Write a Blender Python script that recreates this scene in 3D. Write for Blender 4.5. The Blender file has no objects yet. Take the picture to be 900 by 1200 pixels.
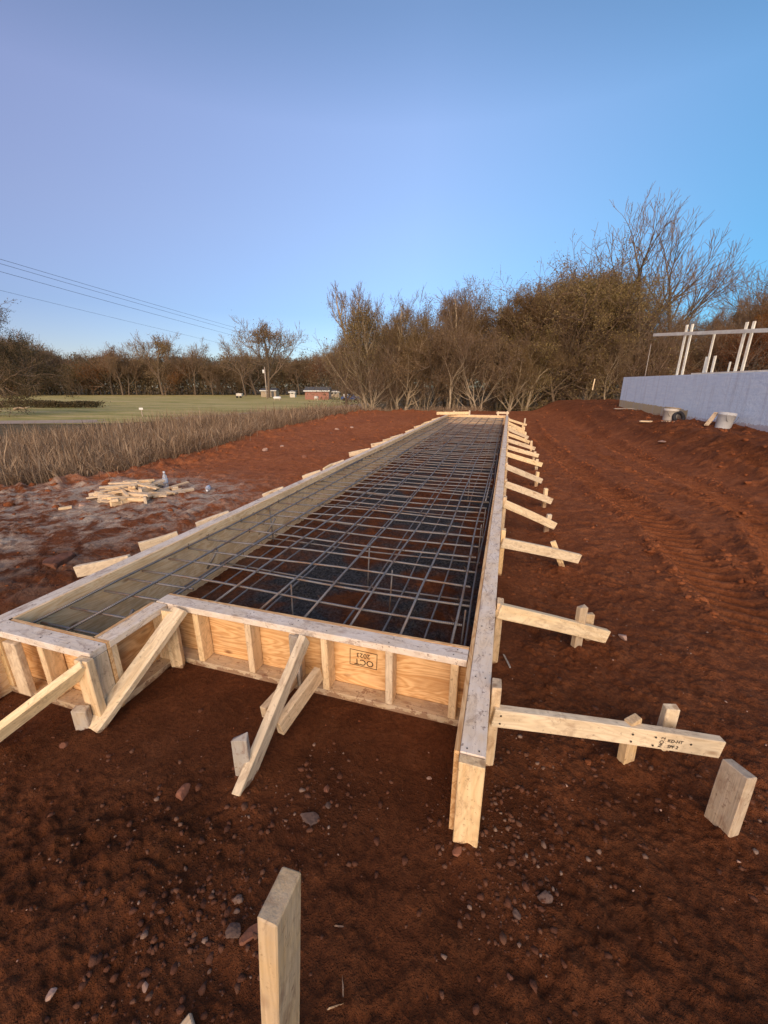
import bpy, bmesh, math, random
import numpy as np
from mathutils import Vector, Matrix
random.seed(7); RNG = np.random.default_rng(7)
S = bpy.context.scene
COL = S.collection
CAM_H = 1.62
FOC = 465.0
PITCH = math.atan(148 / FOC); YAW = math.atan(148 / 488.0)

# ------------------------------------------------------------------ camera geometry
def ray(px, py):
    r = px - 450; u = 600 - py
    fh = FOC * math.cos(PITCH) + u * math.sin(PITCH); z = -FOC * math.sin(PITCH) + u * math.cos(PITCH)
    return (r * math.cos(YAW) - fh * math.sin(YAW), r * math.sin(YAW) + fh * math.cos(YAW), z)
def at(px, py, z=0.0):
    x, y, zz = ray(px, py); t = (z - CAM_H) / zz
    return (x * t, y * t, z)
def far_at(px, fwd):
    """ground point in the direction of a column near the horizon, fwd metres ahead"""
    x, y, z = ray(px, 455); k = fwd / (FOC * math.cos(PITCH) + 145 * math.sin(PITCH))
    return x * k, y * k

# ------------------------------------------------------------------ noise
def _h(ix, iy, s):
    n = (ix.astype(np.int64) * 374761393 + iy.astype(np.int64) * 668265263 + s * 1442695041) & 0xffffffff
    n = ((n ^ (n >> 13)) * 1274126177) & 0xffffffff
    n = n ^ (n >> 16)
    return (n & 0xffff) / 65535.0
def vn(x, y, s=0):
    x = np.asarray(x, float); y = np.asarray(y, float)
    ix = np.floor(x); iy = np.floor(y); fx = x - ix; fy = y - iy
    fx = fx * fx * (3 - 2 * fx); fy = fy * fy * (3 - 2 * fy)
    a = _h(ix, iy, s); b = _h(ix + 1, iy, s); c = _h(ix, iy + 1, s); d = _h(ix + 1, iy + 1, s)
    return (a * (1 - fx) + b * fx) * (1 - fy) + (c * (1 - fx) + d * fx) * fy
def fbm(x, y, s=0, o=4):
    v = 0; a = .5; t = 0
    for i in range(o):
        v = v + a * vn(x, y, s + i * 17); t += a; a *= .5
        x, y = (x * 1.62 + y * 1.21) , (y * 1.62 - x * 1.21)
    return v / t
def sst(a, b, x):
    t = np.clip((x - a) / (b - a), 0, 1); return t * t * (3 - 2 * t)

EX = [-60, 0, 4, 5, 6, 8, 11.5, 15.5, 19, 60]; EV = [-9.5, -8.6, -7.35, -6.7, -6.7, -6.9, -7.3, -7.35, -7.2, -7.2]
def edge_d(x, y):
    """distance outside the bare soil pad (positive outside)"""
    xe = np.interp(y, EX, EV) + .35 * (fbm(y * .8, y * .1, 91) - .5)
    yf = np.interp(x, [-8, -4, 3, 8, 20], [20.2, 21.5, 24, 26, 27]) + .6 * (fbm(x * .5, 3.3, 92) - .5)
    return np.maximum(xe - x, y - yf)
def rutx(y): return np.interp(y, [0, 2, 3.4, 5.2, 7, 12, 20], [2.0, 1.88, 1.82, 1.88, 1.6, 1.15, .9])
def rutx2(y): return np.interp(y, [0, 2.5, 4.5, 6.1, 8.2, 13.6, 20], [1.8, 2.1, 2.65, 3.1, 3.1, 2.72, 2.5]) + .12
MOUNDS = [(.632, 1.60), (.80, 1.70), (.918, 1.41), (.556, 2.455), (.63, 2.575), (-.955, 1.065), (-1.85, 1.045), (-.92, .99), (-1.79, 1.05), (.635, 3.78), (.075, 1.45), (.075, 2.16), (-.01, 1.08), (-1.755, 1.53)]
def height(x, y, fine=True):
    x = np.asarray(x, float); y = np.asarray(y, float)
    z = .10 * (fbm(x * .35 + 5, y * .35, 1, 3) - .5) * sst(1.0, 4, np.hypot(x - .3, y - 1))
    left = sst(-2.75, -3.6, x)
    z = z + left * (.12 + .22 * sst(6, 18, y))
    z = z + .30 * sst(15, 22, y) * (1 - left)
    z = z + .58 * sst(2.9, 4.7, x + .16 * (y - 12)) * sst(1, 7, y) * (1 + .3 * (fbm(x * .9, y * .9, 33, 3) - .5))
    # trench beside the long side form and low spots in front
    z = z - .05 * np.exp(-((x - .45) / .3) ** 2) * sst(1.9, 3, y) * sst(18, 14, y)
    inside = sst(-2.56, -2.53, x) * sst(-.05, -.08, x) * sst(1.62, 1.66, y) * sst(18.1, 18.05, y)
    inside = np.maximum(inside, sst(-2.56, -2.53, x) * sst(-1.88, -1.91, x) * sst(1.17, 1.2, y) * sst(1.8, 1.7, y))
    form_pad = sst(-3.0, -2.7, x) * sst(.35, .1, x) * sst(.7, 1.1, y) * sst(18.6, 18.2, y)
    z = z * (1 - .85 * form_pad)
    d = edge_d(x, y)
    z = np.where(d > 0, z * (1 - sst(0, 5, d)), z)
    lowl = sst(2, -6, x)
    z = z - sst(-.1, 1.6, d) * (.30 + .25 * lowl) - sst(2, 32, d) * (.2 + 1.0 * lowl)
    if fine:
        vd = np.hypot(x, y)
        out = 1 - sst(0, 1.5, d)
        rough = (1 - .93 * form_pad * (1 - inside)) * out
        rough = rough * (.35 + .9 * fbm(x * .7 + 9, y * .7, 55, 3)) * (1 - .28 * sst(2.2, .8, y))
        for xc, wd in ((rutx(y), .21), (rutx2(y), .24)): rough = rough * (1 - .75 * np.exp(-np.abs((x - xc) / wd) ** 4) * sst(2.3, 3.6, y))
        b1 = np.abs(fbm(x * 5, y * 5, 3, 3) - .5) * 2
        z = z + rough * .045 * (b1 - .3)
        b2 = 1 - np.abs(fbm(x * 17, y * 17, 5, 3) - .5) * 2
        z = z + rough * .018 * (b2 - .7) * sst(24, 10, vd)
        b3 = vn(x * 60, y * 60, 8) * vn(x * 33, y * 33, 9)
        z = z + rough * .020 * b3 * sst(10, 5, vd)
        gate = sst(.38, .62, fbm(x * 1.9 + 4, y * 1.9, 61, 3)) * .8 + .2
        z = z + rough * gate * (.013 * sst(.56, .68, vn(x * 24, y * 24, 62)) + .008 * sst(.55, .66, vn(x * 47, y * 47, 63)) * sst(7, 3, vd) + .013 * sst(.62, .72, vn(x * 11 + 3, y * 11, 64)))
        for px_, py_ in MOUNDS: z = z + .022 * np.exp(-((x - px_) ** 2 + (y - py_) ** 2) / .0045) * (.5 + vn(x * 40, y * 40, 65))
        # clods and lumps, stronger on the right-hand bank and along the soil edge
        cl = np.clip(fbm(x * 3.3, y * 3.3, 12, 4) - .52, 0, 1)
        z = z + cl * (.05 + .30 * sst(3.2, 5, x) + .35 * sst(-1.4, -.2, d) * sst(0, -4, x)) * out * (1 - inside) * (1 - form_pad)
        # vehicle ruts with cleat marks
        for xc, wd, dp, s, per in ((rutx(y), .21, .065, 41, .15), (rutx2(y), .24, .08, 43, .17), (rutx(y) + 1.15 + .2 * np.sin(y * .5), .12, .025, 46, .16), (rutx2(y) + 1.2, .2, .04, 48, .17)):
            u = (x - xc) / wd
            m = np.exp(-np.abs(u) ** 4) * sst(2.3, 3.6, y) * sst(22, 17, y)
            br = np.exp(-((np.abs(u) - 1.35) / .35) ** 2) * sst(2.5, 4, y) * sst(22, 17, y)
            patch = .35 + .65 * sst(.35, .6, fbm(x * .6, y * .6, s, 2))
            ph = (y + .35 * x + .05 * (vn(x * 4, y * 4, s) - .5)) / per
            cleat = sst(-.1, .3, np.sin(ph * 2 * math.pi))
            z = z + out * (-dp * m + .050 * m * cleat * (.5 + .5 * patch) + br * .10 * fbm(x * 9, y * 9, s + 1, 3) * patch)
        z = z + .02 * (fbm(x * 1.5, y * 1.5, 77, 3) - .5) * (d > 0)
    z = z - inside * .10
    return z
def hz(x, y): return float(height(np.array([x]), np.array([y]))[0])
def hs(x, y): return float(height(np.array([x]), np.array([y]), False)[0])

# ------------------------------------------------------------------ object helpers
def tag(o, label=None, cat=None, group=None, kind=None):
    if label: o['label'] = label
    if cat: o['category'] = cat
    if group: o['group'] = group
    if kind: o['kind'] = kind
    return o
def empty(name, loc, label, cat, group=None, rz=0):
    o = bpy.data.objects.new(name, None); COL.objects.link(o); o.location = loc; o.rotation_euler = (0, 0, rz)
    o.empty_display_size = .1
    return tag(o, label, cat, group)
def link(name, me, mat=None, parent=None, world=None):
    o = bpy.data.objects.new(name, me); COL.objects.link(o)
    if mat is not None and not me.materials: me.materials.append(mat)
    if world is not None: o.matrix_basis = world
    if parent is not None:
        o.parent = parent
        if world is not None:
            pm = parent.matrix_basis
            if parent.parent: pm = parent.parent.matrix_basis @ pm
            o.matrix_basis = pm.inverted() @ world
    return o
def np_mesh(name, V, F, smooth=False):
    V = np.asarray(V, np.float32); me = bpy.data.meshes.new(name)
    if isinstance(F, np.ndarray):
        n, k = F.shape
        me.vertices.add(len(V)); me.vertices.foreach_set('co', V.ravel())
        me.loops.add(n * k); me.loops.foreach_set('vertex_index', F.astype(np.int32).ravel())
        me.polygons.add(n); me.polygons.foreach_set('loop_start', np.arange(0, n * k, k, dtype=np.int32))
        me.polygons.foreach_set('loop_total', np.full(n, k, np.int32))
        if smooth: me.polygons.foreach_set('use_smooth', np.ones(n, bool))
        me.update(calc_edges=True)
    else:
        me.from_pydata([tuple(v) for v in V], [], F)
        if smooth:
            for p in me.polygons: p.use_smooth = True
        me.update()
    return me
def box_mesh(lx, ly, lz, bev=.003, rough_ends=0.0, segs=1, warp=0.0):
    bm = bmesh.new()
    bmesh.ops.create_cube(bm, size=1)
    if segs > 1:
        es = [e for e in bm.edges if abs((e.verts[0].co - e.verts[1].co).x) > .5]
        bmesh.ops.subdivide_edges(bm, edges=es, cuts=segs - 1)
    a = random.uniform(-1, 1) * warp; b = random.uniform(-1, 1) * warp
    for v in bm.verts:
        t = v.co.x * 2
        v.co = Vector((v.co.x * lx, v.co.y * ly, v.co.z * lz))
        if warp: v.co.y += a * (1 - t * t); v.co.z += b * (1 - t * t)
        if rough_ends and abs(t) > .99: v.co.x += random.uniform(-rough_ends, rough_ends)
    if bev:
        bmesh.ops.bevel(bm, geom=[e for e in bm.edges if e.is_manifold and e.calc_face_angle(0) > .5], offset=bev, segments=1, affect='EDGES')
    me = bpy.data.meshes.new('board'); bm.to_mesh(me); bm.free()
    return me
def frame(p0, p1, up=(0, 0, 1)):
    """matrix whose X runs p0->p1, Z as near to up as possible, origin in the middle"""
    p0 = Vector(p0); p1 = Vector(p1); X = (p1 - p0).normalized(); Z = Vector(up); Z = (Z - X * Z.dot(X))
    if Z.length < 1e-4: Z = Vector((0, 1, 0)) - X * X.y
    Z.normalize(); Y = Z.cross(X)
    M = Matrix((X, Y, Z)).transposed().to_4x4(); M.translation = (p0 + p1) / 2
    return M
def board(name, p0, p1, w, t, mat, parent=None, up=(0, 0, 1), bev=.003, rough=0.0, segs=1, warp=0.0):
    """board from p0 to p1 (centre line); w = size across local Y, t = size along up"""
    L = (Vector(p1) - Vector(p0)).length
    return link(name, box_mesh(L, w, t, bev, rough, segs, warp), mat, parent, frame(p0, p1, up))
W2, T2 = .089, .038

# ------------------------------------------------------------------ materials
def mat(name):
    m = bpy.data.materials.new(name); m.use_nodes = True; nt = m.node_tree
    b = nt.nodes['Principled BSDF']; b.inputs['Specular IOR Level'].default_value = .3
    return m, nt, b
class N:
    def __init__(s, nt): s.nt = nt
    def new(s, t, **k):
        n = s.nt.nodes.new(t)
        for a, v in k.items(): setattr(n, a, v)
        return n
    def l(s, a, b): s.nt.links.new(a, b)
    def coord(s, out='Object', scale=(1, 1, 1), rand=True):
        c = s.new('ShaderNodeTexCoord'); mp = s.new('ShaderNodeMapping'); mp.inputs['Scale'].default_value = scale
        src = c.outputs[out]
        if rand:
            oi = s.new('ShaderNodeObjectInfo'); ad = s.new('ShaderNodeVectorMath', operation='MULTIPLY_ADD')
            cm = s.new('ShaderNodeCombineXYZ')
            for i in range(3): s.l(oi.outputs['Random'], cm.inputs[i])
            s.l(cm.outputs[0], ad.inputs[0]); ad.inputs[1].default_value = (37, 53, 71); s.l(src, ad.inputs[2]); src = ad.outputs[0]
        s.l(src, mp.inputs[0]); return mp.outputs[0]
    def noise(s, v, scale, detail=3, rough=.55, dist=0):
        n = s.new('ShaderNodeTexNoise'); n.inputs['Scale'].default_value = scale; n.inputs['Detail'].default_value = detail
        n.inputs['Roughness'].default_value = rough; n.inputs['Distortion'].default_value = dist
        if v is not None: s.l(v, n.inputs['Vector'])
        return n.outputs['Fac']
    def ramp(s, f, stops):
        r = s.new('ShaderNodeValToRGB'); e = r.color_ramp.elements
        while len(e) < len(stops): e.new(.5)
        for i, (p, c) in enumerate(stops):
            e[i].position = p; e[i].color = (c[0], c[1], c[2], 1) if not isinstance(c, (int, float)) else (c, c, c, 1)
        s.l(f, r.inputs[0]); return r.outputs[0]
    def mix(s, f, a, b, mode='MIX'):
        m = s.new('ShaderNodeMix', data_type='RGBA', blend_type=mode)
        for sock, v in ((m.inputs[0], f), (m.inputs[6], a), (m.inputs[7], b)):
            if isinstance(v, (int, float)): sock.default_value = v
            elif isinstance(v, tuple): sock.default_value = (*v, 1)
            else: s.l(v, sock)
        return m.outputs[2]
    def math(s, op, a, b=0.0):
        m = s.new('ShaderNodeMath', operation=op)
        for i, v in enumerate((a, b)):
            if isinstance(v, (int, float)): m.inputs[i].default_value = v
            else: s.l(v, m.inputs[i])
        return m.outputs[0]
    def bump(s, h, st, dist=.01, nrm=None):
        b = s.new('ShaderNodeBump'); b.inputs['Strength'].default_value = st; b.inputs['Distance'].default_value = dist
        s.l(h, b.inputs['Height'])
        if nrm is not None: s.l(nrm, b.inputs['Normal'])
        return b.outputs[0]

def wood(name, c1, c2, stain=.35, grey=0.0, dirt=(.16, .055, .03), grey_col=(.50, .49, .47), knots=True):
    m, nt, b = mat(name); n = N(nt)
    v = n.coord('Object', (1.3, 22, 22))
    g = n.noise(v, 1.6, 5, .65, .6)
    v2 = n.coord('Object', (2.2, 7, 7))
    gr = n.noise(v2, 1.1, 2, .5, 1.2)
    ring = n.math('SINE', n.math('MULTIPLY', gr, 55))
    col = n.ramp(g, [(.3, c1), (.72, c2)])
    col = n.mix(n.math('MULTIPLY', n.math('ADD', ring, 1.0), .16), col, tuple(x * .62 for x in c1))
    oi = n.new('ShaderNodeObjectInfo')
    hv = n.new('ShaderNodeHueSaturation'); n.l(col, hv.inputs['Color'])
    n.l(n.math('ADD', n.math('MULTIPLY', oi.outputs['Random'], .30), .86), hv.inputs['Value'])
    n.l(n.math('ADD', n.math('MULTIPLY', oi.outputs['Random'], .35), .80), hv.inputs['Saturation'])
    col = hv.outputs[0]
    if knots:
        vo = n.new('ShaderNodeTexVoronoi'); vo.inputs['Scale'].default_value = 1.0
        n.l(n.coord('Object', (4.5, 11, 11)), vo.inputs['Vector'])
        k = n.ramp(vo.outputs['Distance'], [(.09, 1.0), (.19, 0.0)])
        col = n.mix(n.math('MULTIPLY', k, .6), col, (.24, .11, .045))
    vd = n.coord('Object', (1, 1, 1))
    if grey:
        gm = n.ramp(n.noise(vd, 7, 5, .7), [(.30, 0.0), (.62, 1.0)])
        gs = n.noise(n.coord('Object', (2, 60, 60)), 2.0, 4, .7)
        col = n.mix(n.math('MULTIPLY', gm, grey), col, n.mix(gs, tuple(x * .72 for x in grey_col), grey_col))
    s1 = n.ramp(n.noise(n.coord('Object', (1.6, 4, 4)), 5, 6, .75, .8), [(.52, 0.0), (.64, 1.0)])
    col = n.mix(n.math('MULTIPLY', s1, stain), col, dirt)
    sp = n.ramp(n.noise(vd, 55, 3, .6), [(.62, 0.0), (.70, 1.0)])
    col = n.mix(n.math('MULTIPLY', sp, stain * 1.2), col, tuple(x * .6 for x in dirt))
    ge = n.new('ShaderNodeNewGeometry'); sz = n.new('ShaderNodeSeparateXYZ'); n.l(ge.outputs['Position'], sz.inputs[0])
    lim = n.math('MULTIPLY', n.noise(ge.outputs['Position'], 14, 5, .75), .17); mud = n.math('GREATER_THAN', n.math('SUBTRACT', lim, n.math('MULTIPLY', sz.outputs[2], 1.0)), .066)
    col = n.mix(n.math('MULTIPLY', mud, .62), col, (.17, .062, .03))
    n.l(col, b.inputs['Base Color']); b.inputs['Roughness'].default_value = .75
    n.l(n.bump(n.math('ADD', g, n.math('MULTIPLY', n.noise(n.coord('Object', (4, 90, 90)), 2, 3), .6)), .45, .004), b.inputs['Normal'])
    return m
def plywood(name, c1, c2, stain, dark):
    m, nt, b = mat(name); n = N(nt)
    v = n.coord('Object', (1.2, 6, 6))
    w = n.noise(v, 1.0, 3, .55, 1.3)
    rings = n.math('SINE', n.math('MULTIPLY', w, 70))
    fine = n.noise(n.coord('Object', (3, 90, 90)), 1.5, 4, .6)
    col = n.ramp(n.math('ADD', n.math('MULTIPLY', rings, .22), n.math('ADD', fine, .0)), [(.22, c1), (.75, c2)])
    vo = n.new('ShaderNodeTexVoronoi'); vo.inputs['Scale'].default_value = 1.0; n.l(n.coord('Object', (3.5, 8, 8)), vo.inputs['Vector'])
    k = n.ramp(vo.outputs['Distance'], [(.05, 1.0), (.14, 0.0)])
    col = n.mix(n.math('MULTIPLY', k, .8), col, dark)
    s1 = n.ramp(n.noise(n.coord('Object', (1, 1, 1)), 4, 6, .7), [(.48, 0.0), (.75, 1.0)])
    col = n.mix(n.math('MULTIPLY', s1, stain), col, (.17, .07, .04))
    n.l(col, b.inputs['Base Color']); b.inputs['Roughness'].default_value = .7
    n.l(n.bump(fine, .35, .003), b.inputs['Normal'])
    return m
M = {}
M['fresh'] = wood('fresh_lumber', (.74, .56, .33), (.90, .76, .53), .30)
M['plate'] = wood('weathered_lumber', (.72, .55, .36), (.84, .69, .50), .50, .72, grey_col=(.97, .89, .79))
M['stud'] = wood('stud_lumber', (.70, .49, .26), (.86, .67, .42), .35)
M['stake'] = wood('stake_lumber', (.50, .35, .19), (.66, .50, .31), .4, .25)
M['old'] = wood('grey_lumber', (.36, .28, .19), (.50, .42, .31), .5, .6)
M['plyout'] = plywood('orange_plywood', (.58, .31, .12), (.82, .54, .27), .25, (.16, .05, .015))
M['plyin'] = plywood('tan_plywood', (.76, .50, .25), (.92, .69, .42), .35, (.26, .13, .06))
M['offcut'] = wood('offcut_lumber', (.66, .49, .30), (.82, .66, .46), .35)

def simple(name, c, rough=.7, metal=0, nscale=0, var=.2, bump=0):
    m, nt, b = mat(name); b.inputs['Roughness'].default_value = rough; b.inputs['Metallic'].default_value = metal
    if nscale:
        n = N(nt); f = n.noise(n.coord('Object', (1, 1, 1)), nscale, 5, .65)
        n.l(n.ramp(f, [(.3, tuple(x * (1 - var) for x in c)), (.7, tuple(min(1, x * (1 + var)) for x in c))]), b.inputs['Base Color'])
        if bump: n.l(n.bump(f, bump, .02), b.inputs['Normal'])
    else: b.inputs['Base Color'].default_value = (*c, 1)
    return m
def soil_mat():
    m, nt, b = mat('red_clay_soil'); n = N(nt)
    g = n.new('ShaderNodeNewGeometry'); P = g.outputs['Position']
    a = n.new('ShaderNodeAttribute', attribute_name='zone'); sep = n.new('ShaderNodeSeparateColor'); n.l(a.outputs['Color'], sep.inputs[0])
    damp_vignette, sand, veg = sep.outputs[0], sep.outputs[1], sep.outputs[2]
    a2 = n.new('ShaderNodeAttribute', attribute_name='gravelly')
    big = n.noise(P, .9, 5, .6); mid = n.noise(P, 6, 6, .7, .4); fine = n.noise(P, 45, 5, .7); tiny = n.noise(P, 190, 3, .65)
    col = n.ramp(n.math('ADD', n.math('MULTIPLY', mid, .7), n.math('MULTIPLY', big, .3)),
                 [(.30, (.25, .074, .026)), (.52, (.43, .142, .052)), (.70, (.56, .21, .09))])
    col = n.mix(n.math('MULTIPLY', n.ramp(fine, [(.35, 1.0), (.6, 0.0)]), .45), col, (.10, .032, .017))
    # pale grit flecks
    gr = n.ramp(tiny, [(.69, 0.0), (.76, 1.0)])
    col = n.mix(n.math('MULTIPLY', gr, .30), col, (.38, .22, .15))
    damp_vignette_col = n.mix(1.0, col, (.185, .18, .155), 'MULTIPLY')  # darker soil: damp ground plus lens vignette painted into the foreground
    wm = n.math('MULTIPLY', damp_vignette, n.ramp(n.noise(P, 2.2, 5, .65), [(.22, .55), (.7, 1.0)]))
    col = n.mix(wm, col, damp_vignette_col)
    sm = n.math('MULTIPLY', sand, n.ramp(n.noise(P, 3.2, 6, .72, .6), [(.42, 0.0), (.60, 1.0)]))
    col = n.mix(sm, col, n.mix(fine, (.46, .34, .25), (.68, .58, .47)))
    gm = n.math('MULTIPLY', a2.outputs['Fac'], n.ramp(n.noise(P, 1.1, 5, .6, .5), [(.43, 0.0), (.56, 1.0)]))
    col = n.mix(gm, col, n.mix(n.ramp(fine, [(.4, 0.0), (.65, 1.0)]), (.028, .028, .030), (.12, .12, .125)))
    vcol = n.ramp(n.noise(P, 1.4, 6, .75), [(.3, (.07, .052, .03)), (.5, (.15, .11, .06)), (.7, (.20, .165, .09))])
    col = n.mix(veg, col, vcol)
    n.l(col, b.inputs['Base Color']); b.inputs['Roughness'].default_value = .92; b.inputs['Specular IOR Level'].default_value = .15
    h = n.math('ADD', n.math('MULTIPLY', fine, .6), n.math('MULTIPLY', tiny, .35))
    n1 = n.bump(h, 1.0, .035); n.l(n.bump(mid, .7, .06, n1), b.inputs['Normal'])
    return m
M['soil'] = soil_mat()
def rebar_mat():
    m, nt, b = mat('rebar_steel'); n = N(nt)
    w = n.new('ShaderNodeTexWave'); w.inputs['Scale'].default_value = 28; w.inputs['Distortion'].default_value = .3; n.l(n.coord('Object', (1, .35, .35), False), w.inputs['Vector'])
    f = n.noise(n.coord('Object', (1, 3, 3)), 5, 5, .7)
    n.l(n.ramp(f, [(.33, (.19, .185, .185)), (.5, (.29, .275, .265)), (.62, (.27, .18, .125)), (.75, (.17, .10, .065))]), b.inputs['Base Color'])
    b.inputs['Metallic'].default_value = .45; b.inputs['Roughness'].default_value = .5
    n.l(n.bump(w.outputs['Fac'], .5, .004), b.inputs['Normal']); return m
M['rebar'] = rebar_mat()
M['rock'] = simple('clay_rock', (.20, .085, .05), .9, 0, 6, .5, .8)
M['palerock'] = simple('pale_rock', (.42, .27, .20), .9, 0, 5, .4, .7)
M['darkrock'] = simple('dark_rock', (.11, .07, .055), .85, 0, 6, .5, .8)
M['darkwet'] = simple('damp_pebbles', (.11, .045, .024), .9, 0, 2.5, .6, .5)

# ------------------------------------------------------------------ ground
def build_ground():
    hd = math.pi / 2 + YAW                         # heading angle of the camera in the form's frame
    ang = np.concatenate([np.linspace(-math.radians(64), math.radians(64), 640), np.linspace(math.radians(66), math.radians(294), 76)])
    ang = hd - ang
    r = [.22]
    while r[-1] < 1.2: r.append(r[-1] * 1.008 + .0006)
    while r[-1] < 15: r.append(r[-1] * 1.0046)
    while r[-1] < 55: r.append(r[-1] * 1.009)
    while r[-1] < 900: r.append(r[-1] * 1.06)
    r = np.array(r)
    A, R = np.meshgrid(ang, r)
    X = R * np.cos(A); Y = R * np.sin(A)
    Z = height(X.ravel(), Y.ravel()).reshape(X.shape)
    V = np.stack([X, Y, Z], -1).reshape(-1, 3); nr, na = X.shape
    idx = np.arange(nr * na).reshape(nr, na)
    nx = np.roll(idx, -1, axis=1)
    F = np.stack([idx[:-1], idx[1:], nx[1:], nx[:-1]], -1).reshape(-1, 4)
    V = np.vstack([V, [[0, 0, hz(0, 0)]]]); c = len(V) - 1
    me = np_mesh('ground', V, F, True)
    # the small disc below the camera
    bm = bmesh.new(); bm.from_mesh(me); bm.verts.ensure_lookup_table()
    for i in range(na): bm.faces.new((bm.verts[c], bm.verts[int(idx[0, i])], bm.verts[int(idx[0, (i + 1) % na])])).smooth = True
    bm.to_mesh(me); bm.free()
    x, y = V[:, 0], V[:, 1]; d = edge_d(x, y)
    damp_vignette = np.clip(1.05 * sst(4.6, .6, y + .35 * np.abs(x - .2) * (x > 0) - .15 * (x < 0) * np.abs(x)), 0, 1)  # foreground falloff: mostly lens vignette put into the soil colour
    damp_vignette = np.maximum(damp_vignette, .55 * sst(1.6, .1, x) * sst(-.1, .1, x) * sst(16, 6, y))
    damp_vignette = np.maximum(damp_vignette, .75 * sst(2.6, 4.2, x + .16 * (y - 12)) * sst(2, 6, y))
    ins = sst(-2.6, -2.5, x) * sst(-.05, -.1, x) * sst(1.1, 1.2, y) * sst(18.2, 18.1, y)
    damp_vignette = np.maximum(damp_vignette, .90 * ins)
    damp_vignette = np.maximum(damp_vignette, .36 * sst(-2.8, -2.4, x) + .30 * sst(4.5, 2.5, y))
    sand = np.exp(-(((x + 5.6) / 1.9) ** 2 + ((y - 3.3) / 1.5) ** 2)) + .8 * np.exp(-(((x + 4.6) / .9) ** 2 + ((y - 4.3) / .9) ** 2))
    sand = np.clip(sand * 1.8, 0, 1)
    veg = sst(-.05, .7, d + .5 * (fbm(x * 2, y * 2, 66) - .5))
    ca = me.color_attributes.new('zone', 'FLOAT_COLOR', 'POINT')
    buf = np.stack([damp_vignette, sand, veg, np.ones_like(damp_vignette)], -1).astype(np.float32); ca.data.foreach_set('color', buf.ravel())
    gv = (x > -2.5) * (x < -.06) * (y > 1.66) * sst(17, 11, y) * sst(-2.5, -2.0, x)
    fa = me.attributes.new('gravelly', 'FLOAT', 'POINT'); fa.data.foreach_set('value', gv.astype(np.float32))
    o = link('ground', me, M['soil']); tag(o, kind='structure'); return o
build_ground()

# field, road
def sheet(name, poly_rows, m, dz):
    """strip between two polylines, draped over the ground"""
    a, b2 = poly_rows; n = 60; k = 14
    ta = np.linspace(0, 1, n)
    def samp(p):
        p = np.array(p); s = np.linspace(0, 1, len(p)); return np.stack([np.interp(ta, s, p[:, i]) for i in range(2)], -1)
    A = samp(a); B = samp(b2); V = []
    for j in range(k + 1):
        P = A + (B - A) * j / k; V.append(np.column_stack([P, height(P[:, 0], P[:, 1], False) + dz]))
    V = np.vstack(V); idx = np.arange((k + 1) * n).reshape(k + 1, n)
    F = np.stack([idx[:-1, :-1], idx[:-1, 1:], idx[1:, 1:], idx[1:, :-1]], -1).reshape(-1, 4)
    return tag(link(name, np_mesh(name, V, F, True), m), kind='structure')
m, nt, b = mat('winter_grass_field'); n = N(nt); g = n.new('ShaderNodeNewGeometry')
mpn = n.new('ShaderNodeMapping'); mpn.inputs['Rotation'].default_value = (0, 0, YAW); mpn.inputs['Scale'].default_value = (.5, 2.2, 1); n.l(g.outputs['Position'], mpn.inputs[0])
f1 = n.noise(mpn.outputs[0], .14, 8, .8); f2 = n.noise(g.outputs['Position'], .8, 6, .75)
cc = n.ramp(f1, [(.38, (.26, .27, .07)), (.49, (.50, .42, .13)), (.60, (.66, .52, .25))])
cc = n.mix(n.math('MULTIPLY', f2, .4), cc, (.16, .12, .05)); n.l(cc, b.inputs['Base Color']); b.inputs['Roughness'].default_value = .95
n.l(n.bump(f2, .6, .3), b.inputs['Normal']); M['field'] = m
fl = [far_at(px, 37) for px in (-400, 0, 300)] + [far_at(418, 52)]
fr = [far_at(px, 158) for px in (-400, 0, 200, 430)]
sheet('field', (fl, fr), M['field'], .03)
M['road'] = simple('gravel_road', (.40, .31, .24), .95, 0, 2.0, .25, .3)
ra = [far_at(-400, 36), far_at(0, 37), far_at(150, 38.5), far_at(250, 41), far_at(330, 47), far_at(400, 60), far_at(440, 70)]
rb = [far_at(-400, 39), far_at(0, 40.5), far_at(150, 42), far_at(250, 44.5), far_at(330, 52), far_at(396, 70), far_at(432, 84)]
sheet('road', (ra, rb), M['road'], .06)

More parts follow.
